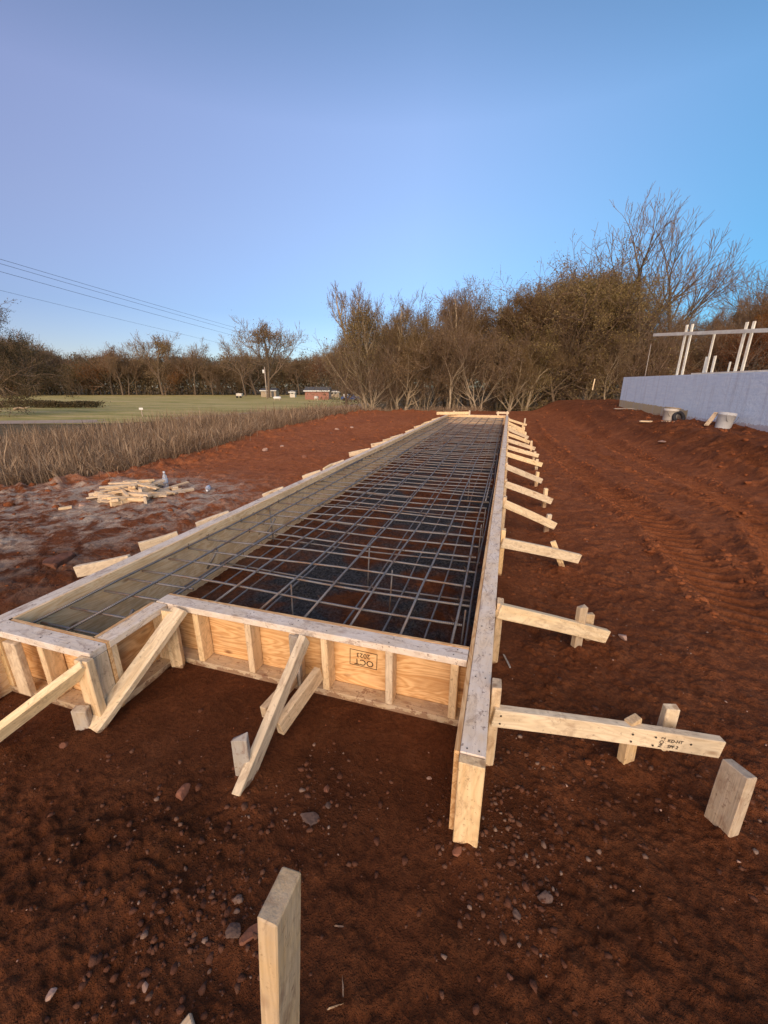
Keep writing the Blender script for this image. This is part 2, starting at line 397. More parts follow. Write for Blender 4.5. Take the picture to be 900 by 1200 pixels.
# ------------------------------------------------------------------ formwork
ZT = .40
def wall_form(label, name, base, axis, length, outer, inner_side, plates=True, stud_pos=(), ply_mat='plyout', zlo=0.0, plate_len=3.66, ply_lo=-.02, plates_off=0):
    """A framed form wall. base = (x, y) of the start of the stud line centre, axis 'x' or 'y',
    inner_side = unit direction (dx, dy) towards the concrete side where the plywood is nailed."""
    e = empty(name, (base[0], base[1], 0), label, 'concrete form', 'framed formwork walls')
    ax = Vector((1, 0, 0)) if axis == 'x' else Vector((0, 1, 0)); B = Vector((base[0], base[1], 0)); ins = Vector((inner_side[0], inner_side[1], 0))
    s = 0
    while s < length - .01:
        L = min(plate_len, length - s); j = random.uniform(-.0025, .0025); dj = ins * random.uniform(-.002, .001)
        if length - s - L < .3: L = length - s
        board('top_plate', B + ax * (s + .0015) + dj + Vector((0, 0, ZT - .019 + j)), B + ax * (s + L - .0015) + dj + Vector((0, 0, ZT - .019 - j)), W2, T2, M['plate'], e)
        board('bottom_plate', B + ax * (s + .0015) + Vector((0, 0, zlo + .019)), B + ax * (s + L - .0015) + Vector((0, 0, zlo + .019)), W2, T2, M['stake'], e)
        s += L
    s = 0
    while s < length - .01:
        L = min(2.438, length - s); c = (ZT + ply_lo) / 2 - .001
        off = ins * (W2 / 2 + .0095 + .0015)
        board('plywood_panel', B + ax * (s + .001) + off + Vector((0, 0, c)), B + ax * (s + L - .001) + off + Vector((0, 0, c)), .018, ZT - ply_lo, M[ply_mat], e, bev=.001)
        s += L
    for p in stud_pos:
        q = B + ax * p
        board('stud', q + Vector((0, 0, zlo + T2 + .001)), q + Vector((0, 0, ZT - T2 - .003)), T2 if True else W2, W2 - .004, M['stud'], e, up=ins)
    return e
def lin(a, b2, st):
    out = []; x = a
    while x < b2: out.append(x + random.uniform(-.012, .012)); x += st
    return out
# right side: stud line centre x=-.011
YR0 = 1.10
right = wall_form('long right-hand form wall running away from the viewer with a dirty pale top plate', 'form_wall', (-.0115, YR0), 'y', 17.12, None, (-1, 0), stud_pos=[.0195] + lin(.40, 17, .406))
# the two-layer plywood face differs inside: tan inner skin for the long left wall
front = wall_form('form wall across the near end, facing the viewer, with date stamp on plywood', 'form_wall', (-1.90, 1.642), 'x', 1.822, None, (0, 1), stud_pos=[.27, .62, .90, .945 + .14, 1.44, 1.765])
jog = wall_form('short form wall stepping back between the two front form walls', 'form_wall', (-1.8575, 1.222), 'y', .372, None, (-1, 0), stud_pos=[.022, .35])
lf = wall_form('nearest form wall at the left edge of the photo, set forward of the others', 'form_wall', (-2.52, 1.166), 'x', .708, None, (0, 1), stud_pos=[.03, .355, .688])
left = wall_form('long left-hand form wall with tan plywood inner face and rebar against it', 'form_wall', (-2.5665, 1.06), 'y', 17.16, None, (1, 0), stud_pos=lin(.02, 17.1, .406), ply_mat='plyin', ply_lo=-.14)
back = wall_form('low form wall closing the far end of the slab, plywood facing inward', 'form_wall', (-2.61, 18.265), 'x', 2.64, None, (0, -1), stud_pos=lin(.05, 2.6, .406), ply_mat='plyin', ply_lo=-.12)
# extra framing seen from the front
def W(p): return Vector(p)
board('end_stud', (-.0115, YR0 - .021, .0), (-.0115, YR0 - .021, ZT - .004), W2, T2, M['stud'], right, up=(0, 1, 0))
board('end_stud', (-1.87, 1.166 - .0, .0), (-1.87, 1.166, ZT - T2 - .004), T2, W2 - .003, M['stud'], lf, up=(0, 1, 0))
board('corner_stud', (-1.835, 1.166, .0), (-1.835, 1.166, ZT - T2 - .004), .03, W2 - .006, M['stud'], jog, up=(0, 1, 0))
board('cripple_stud', (-2.36, 1.121, .03), (-2.36, 1.121, ZT - T2 - .006), W2, T2 * .9, M['stud'], lf, up=(0, 1, 0))
board('cripple_stud', (-.985, 1.598, .04), (-.985, 1.598, ZT - T2 - .006), W2 * .6, T2 * .8, M['old'], front, up=(0, 1, 0))
# plywood end strip on the near end of the right wall runs past the front wall (kept as its own panel edge)
# date stamp on the front plywood (upside down in the photo)
M['ink'] = simple('stamp_ink', (.05, .03, .02), .9)
def text_part(body, loc, size, rot, parent, name='date_stamp'):
    cu = bpy.data.curves.new('stamp', 'FONT'); cu.body = body; cu.size = size; cu.align_x = 'CENTER'; cu.align_y = 'CENTER'; cu.extrude = .0004
    t = bpy.data.objects.new('t', cu); COL.objects.link(t)
    dg = bpy.context.evaluated_depsgraph_get(); me = bpy.data.meshes.new_from_object(t.evaluated_get(dg)); bpy.data.objects.remove(t)
    w = Matrix.Translation(loc) @ rot
    return link(name, me, M['ink'], parent, w)
RF = Matrix.Rotation(math.radians(90), 4, 'X') @ Matrix.Rotation(math.radians(180), 4, 'Z')   # facing -y, upside down
yf = 1.642 + W2 / 2 + .0
panel = [c for c in front.children if c.name.startswith('plywood')][0]
text_part('OCT', (-.625, yf - .0005, .195), .052, RF, front)
text_part('2023', (-.628, yf - .0005, .238), .040, RF, front)
def outline(cx, y, cz, w, h, t, parent):
    V = []; F = []
    for (x0, x1, z0, z1) in ((-w, w, h - t, h), (-w, w, -h, -h + t), (-w, -w + t, -h + t, h - t), (w - t, w, -h + t, h - t)):
        i = len(V); V += [(x0, 0, z0), (x1, 0, z0), (x1, 0, z1), (x0, 0, z1), (x0, .001, z0), (x1, .001, z0), (x1, .001, z1), (x0, .001, z1)]
        F += [[i, i + 1, i + 2, i + 3], [i + 4, i + 7, i + 6, i + 5], [i, i + 4, i + 5, i + 1], [i + 3, i + 2, i + 6, i + 7], [i, i + 3, i + 7, i + 4], [i + 1, i + 5, i + 6, i + 2]]
    return link('stamp_border', np_mesh('b', V, F), M['ink'], parent, Matrix.Translation((cx, y, cz)) @ Matrix.Rotation(math.radians(2), 4, 'Y'))
outline(-.628, yf - .0005, .216, .078, .050, .003, front)

# ------------------------------------------------------------------ stakes and braces
def stake(loc, h, label, group=None, mt='stake', rz=0, lean=(0, 0), w=W2, t=T2, name='wooden_stake', depth=.12, top_slant=0.0, rough=.006):
    x, y = loc[0], loc[1]; z = loc[2] if len(loc) > 2 else hs(x, y)
    bm = bmesh.new(); L = h + depth
    bmesh.ops.create_cube(bm, size=1)
    bmesh.ops.subdivide_edges(bm, edges=[e for e in bm.edges if abs((e.verts[0].co - e.verts[1].co).z) > .5], cuts=2)
    for v in bm.verts:
        k = v.co.z + .5; tp = 1 if k > .01 else .55
        v.co = Vector((v.co.x * w * (tp if k < .3 else 1), v.co.y * t, k * L - depth))
        if k > .99:
            v.co.z += top_slant * (v.co.x / w) + random.uniform(-rough, rough); v.co.x *= random.uniform(.94, 1.0); v.co.y *= random.uniform(.9, 1.0)
    bmesh.ops.bevel(bm, geom=[e for e in bm.edges if e.calc_face_angle(0) > .5], offset=.003, segments=1, affect='EDGES')
    # grain runs along local X: lay the mesh on X and rotate the object upright
    for v in bm.verts: v.co = Vector((v.co.z, v.co.y, -v.co.x))
    me = bpy.data.meshes.new('stake'); bm.to_mesh(me); bm.free()
    R = Matrix.Rotation(rz, 4, 'Z') @ Matrix.Rotation(lean[0], 4, 'X') @ Matrix.Rotation(lean[1], 4, 'Y') @ Matrix.Rotation(-math.pi / 2, 4, 'Y')
    o = link(name, me, M[mt], None, Matrix.Translation((x, y, z)) @ R)
    return tag(o, label, 'stake', group)
def brace(p0, p1, label, group='brace boards holding the forms', mt='fresh', up=(0, 0, 1), w=T2, t=W2, name='brace_board', **k):
    o = board(name, p0, p1, w, t, M[mt], None, up, segs=4, rough=.004, warp=.006, **k)
    return tag(o, label, 'brace', group)
ORD = ['first', 'second', 'third', 'fourth', 'fifth', 'sixth', 'seventh', 'eighth', 'ninth', 'tenth', 'eleventh', 'twelfth', 'thirteenth', 'fourteenth']
XR = .033 + .0015
GS = 'stakes nailed against the long right form'; GG = 'ground stakes at the outer ends of the right braces'
# nearest stake in the foreground
stake((-.392, .424, 0), .69, 'big pale stake standing alone in the foreground at the bottom of the photo', None, 'stake', rz=math.radians(91), top_slant=-.012, lean=(math.radians(4.5), 0), depth=.2, rough=.003, w=.098, t=.043)
# first brace
stake((XR + .022, 1.447, 0), .435, 'tall stake nailed to the near end of the right form beside the longest brace', GS, 'stud', rz=math.radians(2), w=.038, t=.07)
b1 = brace((XR + .012, 1.405, .300), (1.0, 1.685, .136), 'long stamped brace board nearest the viewer on the right of the form', t=W2, up=(0, 0, 1))
stake((.640, 1.61), .262, 'pale stake in front of the long stamped brace board', GG, 'stake', rz=math.radians(40), w=.07, lean=(0, math.radians(-3)))
stake((.815, 1.735), .255, 'short stake behind the long stamped brace board', GG, 'fresh', rz=math.radians(14), w=.06)
stake((.918, 1.41, 0), .285, 'thick leaning stake at the outer end of the stamped brace', GG, 'stake', rz=math.radians(120), lean=(math.radians(4), math.radians(3)), w=.092, t=.052)
# stamp on the brace
u = (Vector((1.0, 1.685, .136)) - Vector((XR + .012, 1.405, .300))).normalized()
nrm = Vector((0, 0, 1)).cross(u).normalized() * -1
if nrm.y > 0: nrm = -nrm
upv = nrm.cross(u)
Rm = Matrix((u, upv, nrm)).transposed().to_4x4()
base = Vector((XR + .012, 1.405, .300)) + u * .735 + nrm * .0192
for tx, off, sz, rr in (('KD-HT', .012, .022, 0), ('SPF 2', -.018, .022, 0), ('NO.2', .0, .024, 90)):
    sh = 0 if rr == 90 else .055
    text_part(tx, base + upv * off + u * sh, sz, Rm @ Matrix.Rotation(math.radians(rr), 4, 'Z'), b1, 'grade_stamp')
M['nail'] = simple('nail_steel', (.07, .06, .055), .5, .6)
def nails(parent, pts, nrm, r=.0045):
    nrm = Vector(nrm).normalized()
    for p in pts:
        V, F = lathe0([(r, 0), (r, .0012)], 8); q = nrm.to_track_quat('Z', 'Y').to_matrix().to_4x4()
        link('nail_head', np_mesh('nail', V, F), M['nail'], parent, Matrix.Translation(Vector(p) + nrm * .0003) @ q)
def lathe0(prof, sides):
    V = []; F = []
    for r, z in prof:
        for k in range(sides): t = 2 * math.pi * k / sides; V.append((r * math.cos(t), r * math.sin(t), z))
    for k in range(sides): k2 = (k + 1) % sides; F.append([k, k2, sides + k2, sides + k])
    F.append(list(range(sides))[::-1]); F.append([sides + k for k in range(sides)]); return V, F
b1c = Vector((XR + .012, 1.405, .300))
nails(b1, [b1c + u * a_ + nrm * .0193 + upv * c_ for a_, c_ in ((.03, .02), (.035, -.02), (.60, .02), (.605, -.018), (.70, .022), (.702, -.022), (.86, .01))], nrm)
for w_, xs, yy in ((front, (-1.78, -1.63, -1.28, -1.0, -.8, -.46, -.14), 1.642), (lf, (-2.49, -2.165, -1.84), 1.166)):
    nails(w_, [(x_ + dx_, yy + dy_, ZT) for x_ in xs for dx_, dy_ in ((-.006, -.02), (.008, .022))], (0, 0, 1), .003)
nails(right, [(-.0115 + dx_, yy, ZT) for yy in (1.12, 1.5, 1.9, 2.31, 2.72, 3.1) for dx_ in (-.022, .02)], (0, 0, 1), .003)
# second, third, ...
stake((XR + .022, 2.16, 0), .425, 'second stake from the viewer nailed against the outer face of the right form', GS, 'stud', w=.038, t=.07)
brace((XR + .012, 2.115, .385), (.745, 2.56, .055), 'brace board on the right ending at a pair of upright stakes, second from the viewer')
stake((.556, 2.455), .325, 'tall upright stake in front of the second right-hand brace', GG, 'stake', rz=math.radians(35), w=.06)
stake((.63, 2.575), .22, 'short stake just behind the second right-hand brace', GG, 'stake', rz=math.radians(20), w=.06)
ys = [3.38, 4.47, 5.57, 6.75, 8.05, 9.25, 10.45, 11.65, 12.9, 14.1, 15.3, 16.6]
tilts = {0: (.0, -.38), 1: (0, 0), 2: (0, .04)}
for i, y in enumerate(ys):
    o_ = ORD[i + 2]
    stake((XR + .022, y + .04, 0), .40 + random.uniform(-.02, .04), '%s stake from the viewer nailed against the outer face of the right form' % o_, GS, 'stud', w=.038, t=.07)
    xe = .70 + random.uniform(-.07, .06); dy = .40 + random.uniform(-.08, .05)
    if i == 0: xe, dy = .76, .43
    z0 = .34 + random.uniform(-.03, .03); z1 = .075 + random.uniform(-.01, .03) + hs(xe, y + dy)
    brace((XR + .012, y, z0), (xe, y + dy, z1), '%s brace board from the viewer along the right side of the form' % o_)
    if i == 0: stake((.635, y + .40), .30, 'skewed stake crossing over the third right-hand brace board', GG, 'fresh', lean=(0, -.42), w=.05, t=.03)
    else: stake((xe - .09, y + dy + (.03 if i % 3 else -.06)), .26 + random.uniform(-.06, .08), 'small upright stake at the outer end of the %s right-hand brace' % o_, GG, 'fresh', rz=random.uniform(-.3, .8), lean=(random.uniform(-.1, .1), random.uniform(-.1, .1)), w=.055)
# front braces
GF = 'diagonal braces in front of the near form walls'
def flat_brace(p0, p1, label, roll=0.0, w=W2, t=T2, mt='fresh'):
    d = (Vector(p1) - Vector(p0)).normalized(); side = d.cross(Vector((0, 0, 1))).normalized(); up = side.cross(d)
    up = Matrix.Rotation(roll, 3, d) @ up
    o = board('brace_board', p0, p1, w, t, M[mt], None, up, segs=3, rough=.004, warp=.003)
    return tag(o, label, 'brace', GF)
flat_brace((-1.70, 1.575, .395), (-1.80, 1.045, .02), 'diagonal brace leaning against the inner corner of the stepped form', roll=-.15)
stake((-1.755, 1.545, 0), .40, 'stake standing in the inner corner of the stepped form', 'stakes in front of the near form walls', 'stud', rz=math.radians(20), w=.07, rough=.012)
flat_brace((-.905, 1.568, .372), (-.925, .985, .0), 'diagonal brace at the middle of the front form wall', roll=1.5)
stake((-.955, 1.065, 0), .215, 'split grey stake beside the foot of the middle diagonal brace', 'stakes in front of the near form walls', 'old', rz=math.radians(25), w=.065, rough=.016)
tag(board('brace_board', (-.845, 1.585, .155), (-.905, 1.27, .075), T2, W2, M['stud'], None, rough=.004), 'low orange kicker board to the right of the middle diagonal brace', 'brace', GF)
tag(board('brace_board', (-.99, 1.58, .09), (-1.03, 1.33, .07), T2, .07, M['stud'], None, rough=.006), 'low kicker board to the left of the middle diagonal brace', 'brace', GF)
flat_brace((-1.805, 1.105, .355), (-2.23, .72, -.01), 'wide diagonal brace at the left edge of the photo', roll=.9)
stake((-1.825, 1.10, 0), .385, 'upright stake nailed on the end of the forward left form wall', 'stakes in front of the near form walls', 'stud', rz=0, w=W2, t=T2)
stake((-1.85, 1.045, 0), .135, 'short grey stake stub behind the foot of the corner brace', 'stakes in front of the near form walls', 'old', rz=math.radians(20), w=.07, rough=.008)
stake((-2.52, 1.03, 0), .37, 'weathered upright board at the left edge against the forward form wall', 'stakes in front of the near form walls', 'stake', rz=.1, w=.10)
tip = at(222, 1200, .03)
tag(board('wood_scrap', (tip[0] - .02, tip[1] - .05, .012), (tip[0] + .012, tip[1] + .004, .035), .05, .015, M['stake'], None), 'flat wood scrap poking in at the bottom edge of the photo', 'wood scrap')
# left side braces
GL = 'brace boards along the outside of the left form'
yl = [1.92, 3.05, 4.2, 5.2, 6.2, 7.5, 8.8, 10.2, 11.6, 13.1, 14.7, 16.3]
for i, y in enumerate(yl):
    xe = (-2.92 if i == 0 else -2.82) - random.uniform(0, .12) - (.12 if i in (5, 6) else 0)
    ye = y + random.uniform(-.05, .05); gz = hs(xe, ye)
    brace((-2.625, y + (.15 if i == 0 else .10 + .08 * (i % 2)), .365), (xe, ye, max(.285, gz + .07)), '%s brace board from the viewer poking above the left form' % ORD[i], GL)
    stake((xe + .12, ye + .20, gz), .19 + random.uniform(-.02, .10), '%s stub of a stake from the viewer behind the left form' % ORD[i], 'stake tops along the left form', 'fresh', rz=random.uniform(-.6, .6), w=.055, lean=(random.uniform(-.1, .1), random.uniform(-.1, .1)))
    if i % 3 == 0: brace((-2.66, y + .66, .37), (xe + .17, y + .42, .335), 'spare board behind the %s brace on the left of the form' % ORD[i], GL)
stake((-2.80, 1.28, .1), .30, 'stake top showing above the left form at the edge of the photo', 'stake tops along the left form', 'old', w=.05)
# back
for i, x in enumerate((-2.30, -1.62, -.40, -.02)):
    stake((x, 18.36), .56 - hs(x, 18.36) + (.02 if i % 2 else 0), '%s stake from the left rising above the far end of the form' % ORD[i], 'stakes behind the far end form', 'fresh', w=.07)
tag(board('brace_board', (-2.98, 17.75, .47), (-1.62, 18.40, .47), T2, .12, M['fresh'], None), 'pale board laid along the far left corner of the form', 'brace')
tag(board('brace_board', (-.48, 18.41, .50), (.05, 18.41, .50), T2, W2, M['fresh'], None), 'pale board fixed across two stakes at the far right corner', 'brace')

# ------------------------------------------------------------------ rebar
def tube(pts, r, sides=6):
    pts = [Vector(p) for p in pts]; V = []; F = []
    for i, p in enumerate(pts):
        d = (pts[min(i + 1, len(pts) - 1)] - pts[max(i - 1, 0)]).normalized()
        a = d.cross(Vector((0, 0, 1)) if abs(d.z) < .9 else Vector((1, 0, 0))).normalized(); b_ = d.cross(a)
        rr = r[i] if isinstance(r, (list, tuple)) else r
        for k in range(sides):
            t = 2 * math.pi * k / sides; V.append(p + (a * math.cos(t) + b_ * math.sin(t)) * rr)
    for i in range(len(pts) - 1):
        for k in range(sides):
            k2 = (k + 1) % sides; F.append([i * sides + k, i * sides + k2, (i + 1) * sides + k2, (i + 1) * sides + k])
    F.append(list(range(sides))[::-1]); F.append([(len(pts) - 1) * sides + k for k in range(sides)])
    return V, F
def mat_of_bars(z, label, y_off):
    e = empty('rebar_mat', (-1.3, 1.8, z), label, 'rebar mat', 'steel mats in the form')
    RB = .0078
    lens = []
    for k, x in enumerate((-.18, -.45, -.74, -1.025, -1.33, -1.64, -1.95, -2.225, -2.485)):
        if y_off > 0: x += .05
        y0 = 1.76 if x > -1.93 else 1.28
        pts = []; yy = y0; ph = random.uniform(0, 6)
        while yy < 18.1:
            pts.append((x + .012 * math.sin(yy * .9 + ph) + .006 * math.sin(yy * 2.7 + ph), yy, z + .006 * math.sin(yy * 1.3 + ph))); yy += .55
        V, F = tube([Vector(p) - Vector((x, y0, z)) for p in pts], RB)
        # keep local X along the bar
        V = [Vector((v.y, -v.x, v.z)) for v in V]
        link('long_bar', np_mesh('bar', V, F, True), M['rebar'], e, Matrix.Translation((x, y0, z)) @ Matrix.Rotation(math.pi / 2, 4, 'Z'))
        # lapped splice partner
        ylap = 5.5 + (k * 2.3) % 6
        if y_off == 0 and k % 2 == 0:
            V, F = tube([(0, 0, 0), (.9, .0, 0), (1.8, .004, 0)], RB)
            link('lap_bar', np_mesh('bar', V, F, True), M['rebar'], e, Matrix.Translation((x + .022, ylap - .9, z + .003)) @ Matrix.Rotation(math.pi / 2 + random.uniform(-.006, .006), 4, 'Z'))
    meshes = []
    for k in range(5):
        ph = random.uniform(0, 6)
        V, F = tube([(t, .010 * math.sin(t * 2.2 + ph), .007 * math.sin(t * 3 + ph)) for t in np.linspace(0, 2.34, 8)], RB)
        me = np_mesh('bar', V, F, True); me.materials.append(M['rebar']); meshes.append(me)
    y = 2.02 + y_off
    i = 0
    while y < 18.05:
        link('cross_bar', meshes[i % 5], None, e, Matrix.Translation((-2.475 + random.uniform(-.02, .02), y + random.uniform(-.02, .02), z - .0165)) @ Matrix.Rotation(random.uniform(-.012, .012), 4, 'Z')); y += .237 if y_off == 0 else .711; i += 1
    V, F = tube([(0, 0, 0), (.55, .01, 0)], RB)
    for yy in (1.33, 1.50, 1.72, 1.90): link('cross_bar', np_mesh('bar', V, F, True), M['rebar'], e, Matrix.Translation((-2.47, yy + y_off * .3, z - .0165)))
    return e
up_m = mat_of_bars(.332, 'upper grid of steel reinforcing bars filling the long form', 0)
lo_m = mat_of_bars(.03, 'lower grid of reinforcing bars lying close to the soil', .09)
sp = []
for k in range(15):
    x = -.16 - .289 * random.randrange(0, 9); y = 2.1 + random.random() ** 1.5 * 14
    V, F = tube([(0, 0, 0), (.44, random.uniform(-.02, .02), 0)], .006)
    link('spacer_bar', np_mesh('bar', V, F, True), M['rebar'], up_m, Matrix.Translation((x, y, -.11)) @ Matrix.Rotation(-math.pi / 2 + random.uniform(-.1, .1), 4, 'Y'))
V, F = tube([(.014 * math.cos(t), 0, .018 * math.sin(t)) for t in np.linspace(0, 6.0, 9)] + [(.03, .004, .02)], .0021, 4)
V = [Matrix.Rotation(.78, 3, 'Z') @ Vector(v) for v in V]
tie = np_mesh('tie', V, F); M['tie'] = simple('rusty_wire', (.10, .06, .04), .7, .3); tie.materials.append(M['tie']); TV = []; TF = []; cnt = 0
for j in range(67):
    yy = 2.02 + .237 * j
    for x in (-.18, -.45, -.74, -1.025, -1.33, -1.64, -1.95, -2.225, -2.485):
        if random.random() < .4: continue
        p = (x + random.uniform(-.012, .012), yy + random.uniform(-.012, .012), .324)
        if cnt < 100: link('tie_wire', tie, None, up_m, Matrix.Translation(p) @ Matrix.Rotation(random.uniform(0, 3), 4, 'Z'))
        else:
            i0 = len(TV); TV += [Vector(v) + Vector(p) for v in V]; TF += [[i0 + q for q in f] for f in F]
        cnt += 1
tag(link('tie_wires', np_mesh('ties', TV, TF), M['tie'], up_m, Matrix.Identity(4)), kind='stuff')
for (x, y) in ((-2.28, 1.62), (-2.42, 2.6), (-2.40, 3.5)):
    V, F = tube([(0, 0, 0), (.20, .0, .0)], .011)
    link('spacer_bar', np_mesh('bar', V, F, True), M['rebar'], up_m, Matrix.Translation((x, y, .08)) @ Matrix.Rotation(.5, 4, 'Z') @ Matrix.Rotation(-math.pi / 2 + .55, 4, 'Y'))
V, F = tube([(0, 0, 0), (.3, .01, 0), (.62, 0, 0)], .008)
tag(link('loose_bar', np_mesh('bar', V, F, True), M['rebar'], None, Matrix.Translation((-1.15, 2.32, -.06)) @ Matrix.Rotation(-.16, 4, 'Z')), 'short loose bar lying on dark gravel beneath the mat near the front', 'rebar')

# ------------------------------------------------------------------ rocks, gravel, offcuts
def rock_mesh(r, sub=2, squash=.6, seed=0):
    bm = bmesh.new(); bmesh.ops.create_icosphere(bm, subdivisions=sub, radius=1)
    rs = random.Random(seed); ax = [Vector((rs.gauss(0, 1), rs.gauss(0, 1), rs.gauss(0, 1))).normalized() for _ in range(9)]
    cut = [rs.uniform(.35, .8) for _ in ax]
    for v in bm.verts:
        c = v.co.copy()
        for a, k in zip(ax, cut):
            d = c.dot(a)
            if d > k: c -= a * (d - k) * .9
        c *= 1 + .06 * math.sin(c.x * 9 + seed) * math.cos(c.y * 8)
        v.co = Vector((c.x * r * rs_x(seed), c.y * r, c.z * r * squash))
    me = bpy.data.meshes.new('rock'); bm.to_mesh(me); bm.free(); return me
def rs_x(s): return 1.15 + .35 * math.sin(s * 1.7)
GR = 'loose rocks on the red soil'
rocks = [((275, 1092), .024, 'darkrock', 'rust brown rock left of the foreground stake, outer one of the pair'), ((293, 1096), .026, 'rock', 'upright brown rock touching the left side of the foreground stake'),
 ((640, 1052), .030, 'darkrock', 'flat grey-brown rock on the dark soil at the lower right of centre'), ((605, 1072), .018, 'darkrock', 'small rock just left of the flat grey-brown rock'),
 ((215, 930), .034, 'rock', 'red lump of clay in the soil left of the split grey stake'), ((362, 960), .03, 'darkrock', 'long dark rock near the foot of the middle diagonal brace'),
 ((385, 943), .02, 'darkrock', 'dark stone right of the foot of the middle brace, lower one'), ((383, 926), .02, 'rock', 'dark stone right of the foot of the middle brace, upper one'),
 ((537, 998), .018, 'rock', 'small stone directly below the near end of the right form'), ((730, 747), .035, 'palerock', 'pale lump of clay beyond the second right-hand brace'),
 ((68, 660), .16, 'rock', 'largest clod of clay behind the left form at the left of the photo'), ((311, 528), .10, 'palerock', 'orange boulder at the foot of the tall dry grass'),
 ((330, 524), .06, 'palerock', 'pale stone beside the orange boulder near the dry grass'), ((357, 536), .08, 'rock', 'rounded red stone in the open behind the left form'),
 ((395, 503), .09, 'palerock', 'orange stone far back on the left soil mound'), ((412, 501), .07, 'palerock', 'pale stone furthest back on the left soil mound'), ((388, 507), .07, 'rock', 'smaller red stone in front of the orange stones on the far mound'),
 ((98, 592), .07, 'palerock', 'grey stone at the left end of the scrap wood pile'), ((252, 513), .07, 'palerock', 'pale stone by the dry grass edge, left of the boulder'),
 ((170, 1157), .010, 'palerock', 'tiny cream pebble in the lower left corner of the soil'), ((60, 1165), .014, 'palerock', 'pale sharp chip of stone in the lower left corner'), ((742, 1044), .006, 'palerock', 'tiny white pebble in the lower right soil'),
 ((597, 1145), .012, 'rock', 'brown pebble low in the centre right of the soil'), ((75, 873), .02, 'rock', 'flat clay lump below the left diagonal brace')]
for i, (p, r, mt, lb) in enumerate(rocks):
    z = 0
    for _ in range(4): q = at(p[0], p[1], z); z = hz(q[0], q[1])
    o = link('rock', rock_mesh(r, 3 if r > .02 else 2, .65, i), M[mt], None, Matrix.Translation((q[0], q[1], z + r * .05)) @ Matrix.Rotation(i * 1.3, 4, 'Z'))
    tag(o, lb, 'rock', GR)
def scatter_rocks(name, n, fn, m_, seed):
    rg = np.random.default_rng(seed); base = []
    for s in range(8):
        me = rock_mesh(1.0, 1, .7, s + seed); V = np.array([v.co for v in me.vertices]); F = np.array([p.vertices[:] for p in me.polygons]); base.append((V, F)); bpy.data.meshes.remove(me)
    P, R = fn(rg, n); Z = height(P[:, 0], P[:, 1]); Vs = []; Fs = []; off = 0
    for i in range(len(P)):
        V, F = base[i % 8]; a = rg.uniform(0, 6.28); c, s = math.cos(a), math.sin(a)
        U = np.column_stack([V[:, 0] * c - V[:, 1] * s, V[:, 0] * s + V[:, 1] * c, V[:, 2]]) * R[i] + [P[i, 0], P[i, 1], Z[i] + R[i] * .05]
        Vs.append(U); Fs.append(F + off); off += len(V)
    me = np_mesh(name, np.vstack(Vs), np.vstack(Fs), False)
    return tag(link(name, me, m_), kind='stuff')
def in_form(P):
    return (P[:, 0] > -2.68) & (P[:, 0] < .06) & (P[:, 1] > 1.55) & (P[:, 1] < 18.4) | (P[:, 0] > -2.68) & (P[:, 0] < -1.75) & (P[:, 1] > 1.05) & (P[:, 1] < 1.8)
def near_fn(rg, n):
    r = rg.uniform(.35, 1, n * 2) ** 1.2 * 6; a = math.pi / 2 + YAW + rg.uniform(-1.05, 1.05, n * 2); P = np.column_stack([r * np.cos(a), r * np.sin(a)])
    dn = fbm(P[:, 0] * 1.4, P[:, 1] * 1.4, 21, 3); keep = (rg.uniform(0, 1, len(P)) < sst(.42, .64, dn) + .12) & ~in_form(P); P = P[keep][:n]
    R = .0018 + .009 * rg.uniform(0, 1, len(P)) ** 7 ; return P, R
def cluster_fn(rg, n):
    cs = [(at(px, py)[:2], s) for px, py, s in ((375, 940, .12), (590, 1010, .16), (600, 1060, .14), (300, 1000, .2), (640, 960, .2), (200, 1130, .16), (700, 880, .2), (150, 960, .2), (600, 900, .15), (560, 960, .12), (850, 960, .15), (230, 1080, .12))]
    k = rg.integers(0, len(cs), n); P = np.array([[cs[i][0][0] + rg.normal(0, cs[i][1]), cs[i][0][1] + rg.normal(0, cs[i][1])] for i in k]); P = P[~in_form(P)]
    return P, .003 + .014 * rg.uniform(0, 1, len(P)) ** 3.5
def right_fn(rg, n):
    P = np.column_stack([rg.uniform(.6, 8, n * 2), rg.uniform(2, 22, n * 2)]); k = (rg.uniform(0, 1, n * 2) < .12 + .9 * sst(3.4, 4.6, P[:, 0])) & (edge_d(P[:, 0], P[:, 1]) < 0); P = P[k][:n]
    return P, .012 + .06 * rg.uniform(0, 1, len(P)) ** 4
def left_fn(rg, n):
    P = np.column_stack([rg.uniform(-9, -2.8, n * 3), rg.uniform(1, 21, n * 3)]); d = edge_d(P[:, 0], P[:, 1]); k = (d < .2) & (rg.uniform(0, 1, n * 3) < .10 + .8 * sst(-1.5, 0, d)); P = P[k][:n]
    return P, .012 + .07 * rg.uniform(0, 1, len(P)) ** 4
def island_mat(name, stops):
    m, nt, b = mat(name); n = N(nt); g = n.new('ShaderNodeNewGeometry'); n.l(n.ramp(g.outputs['Random Per Island'], stops), b.inputs['Base Color']); b.inputs['Roughness'].default_value = .9
    n.l(n.bump(n.noise(g.outputs['Position'], 160, 4, .7), .8, .006), b.inputs['Normal']); return m
M['pebble'] = island_mat('mixed_pebbles', [(0, (.075, .028, .014)), (.55, (.13, .05, .026)), (.88, (.15, .07, .04)), (.985, (.28, .19, .14))])
scatter_rocks('clay_crumbs', 11000, near_fn, M['pebble'], 1)
scatter_rocks('stones', 2200, cluster_fn, M['pebble'], 2)
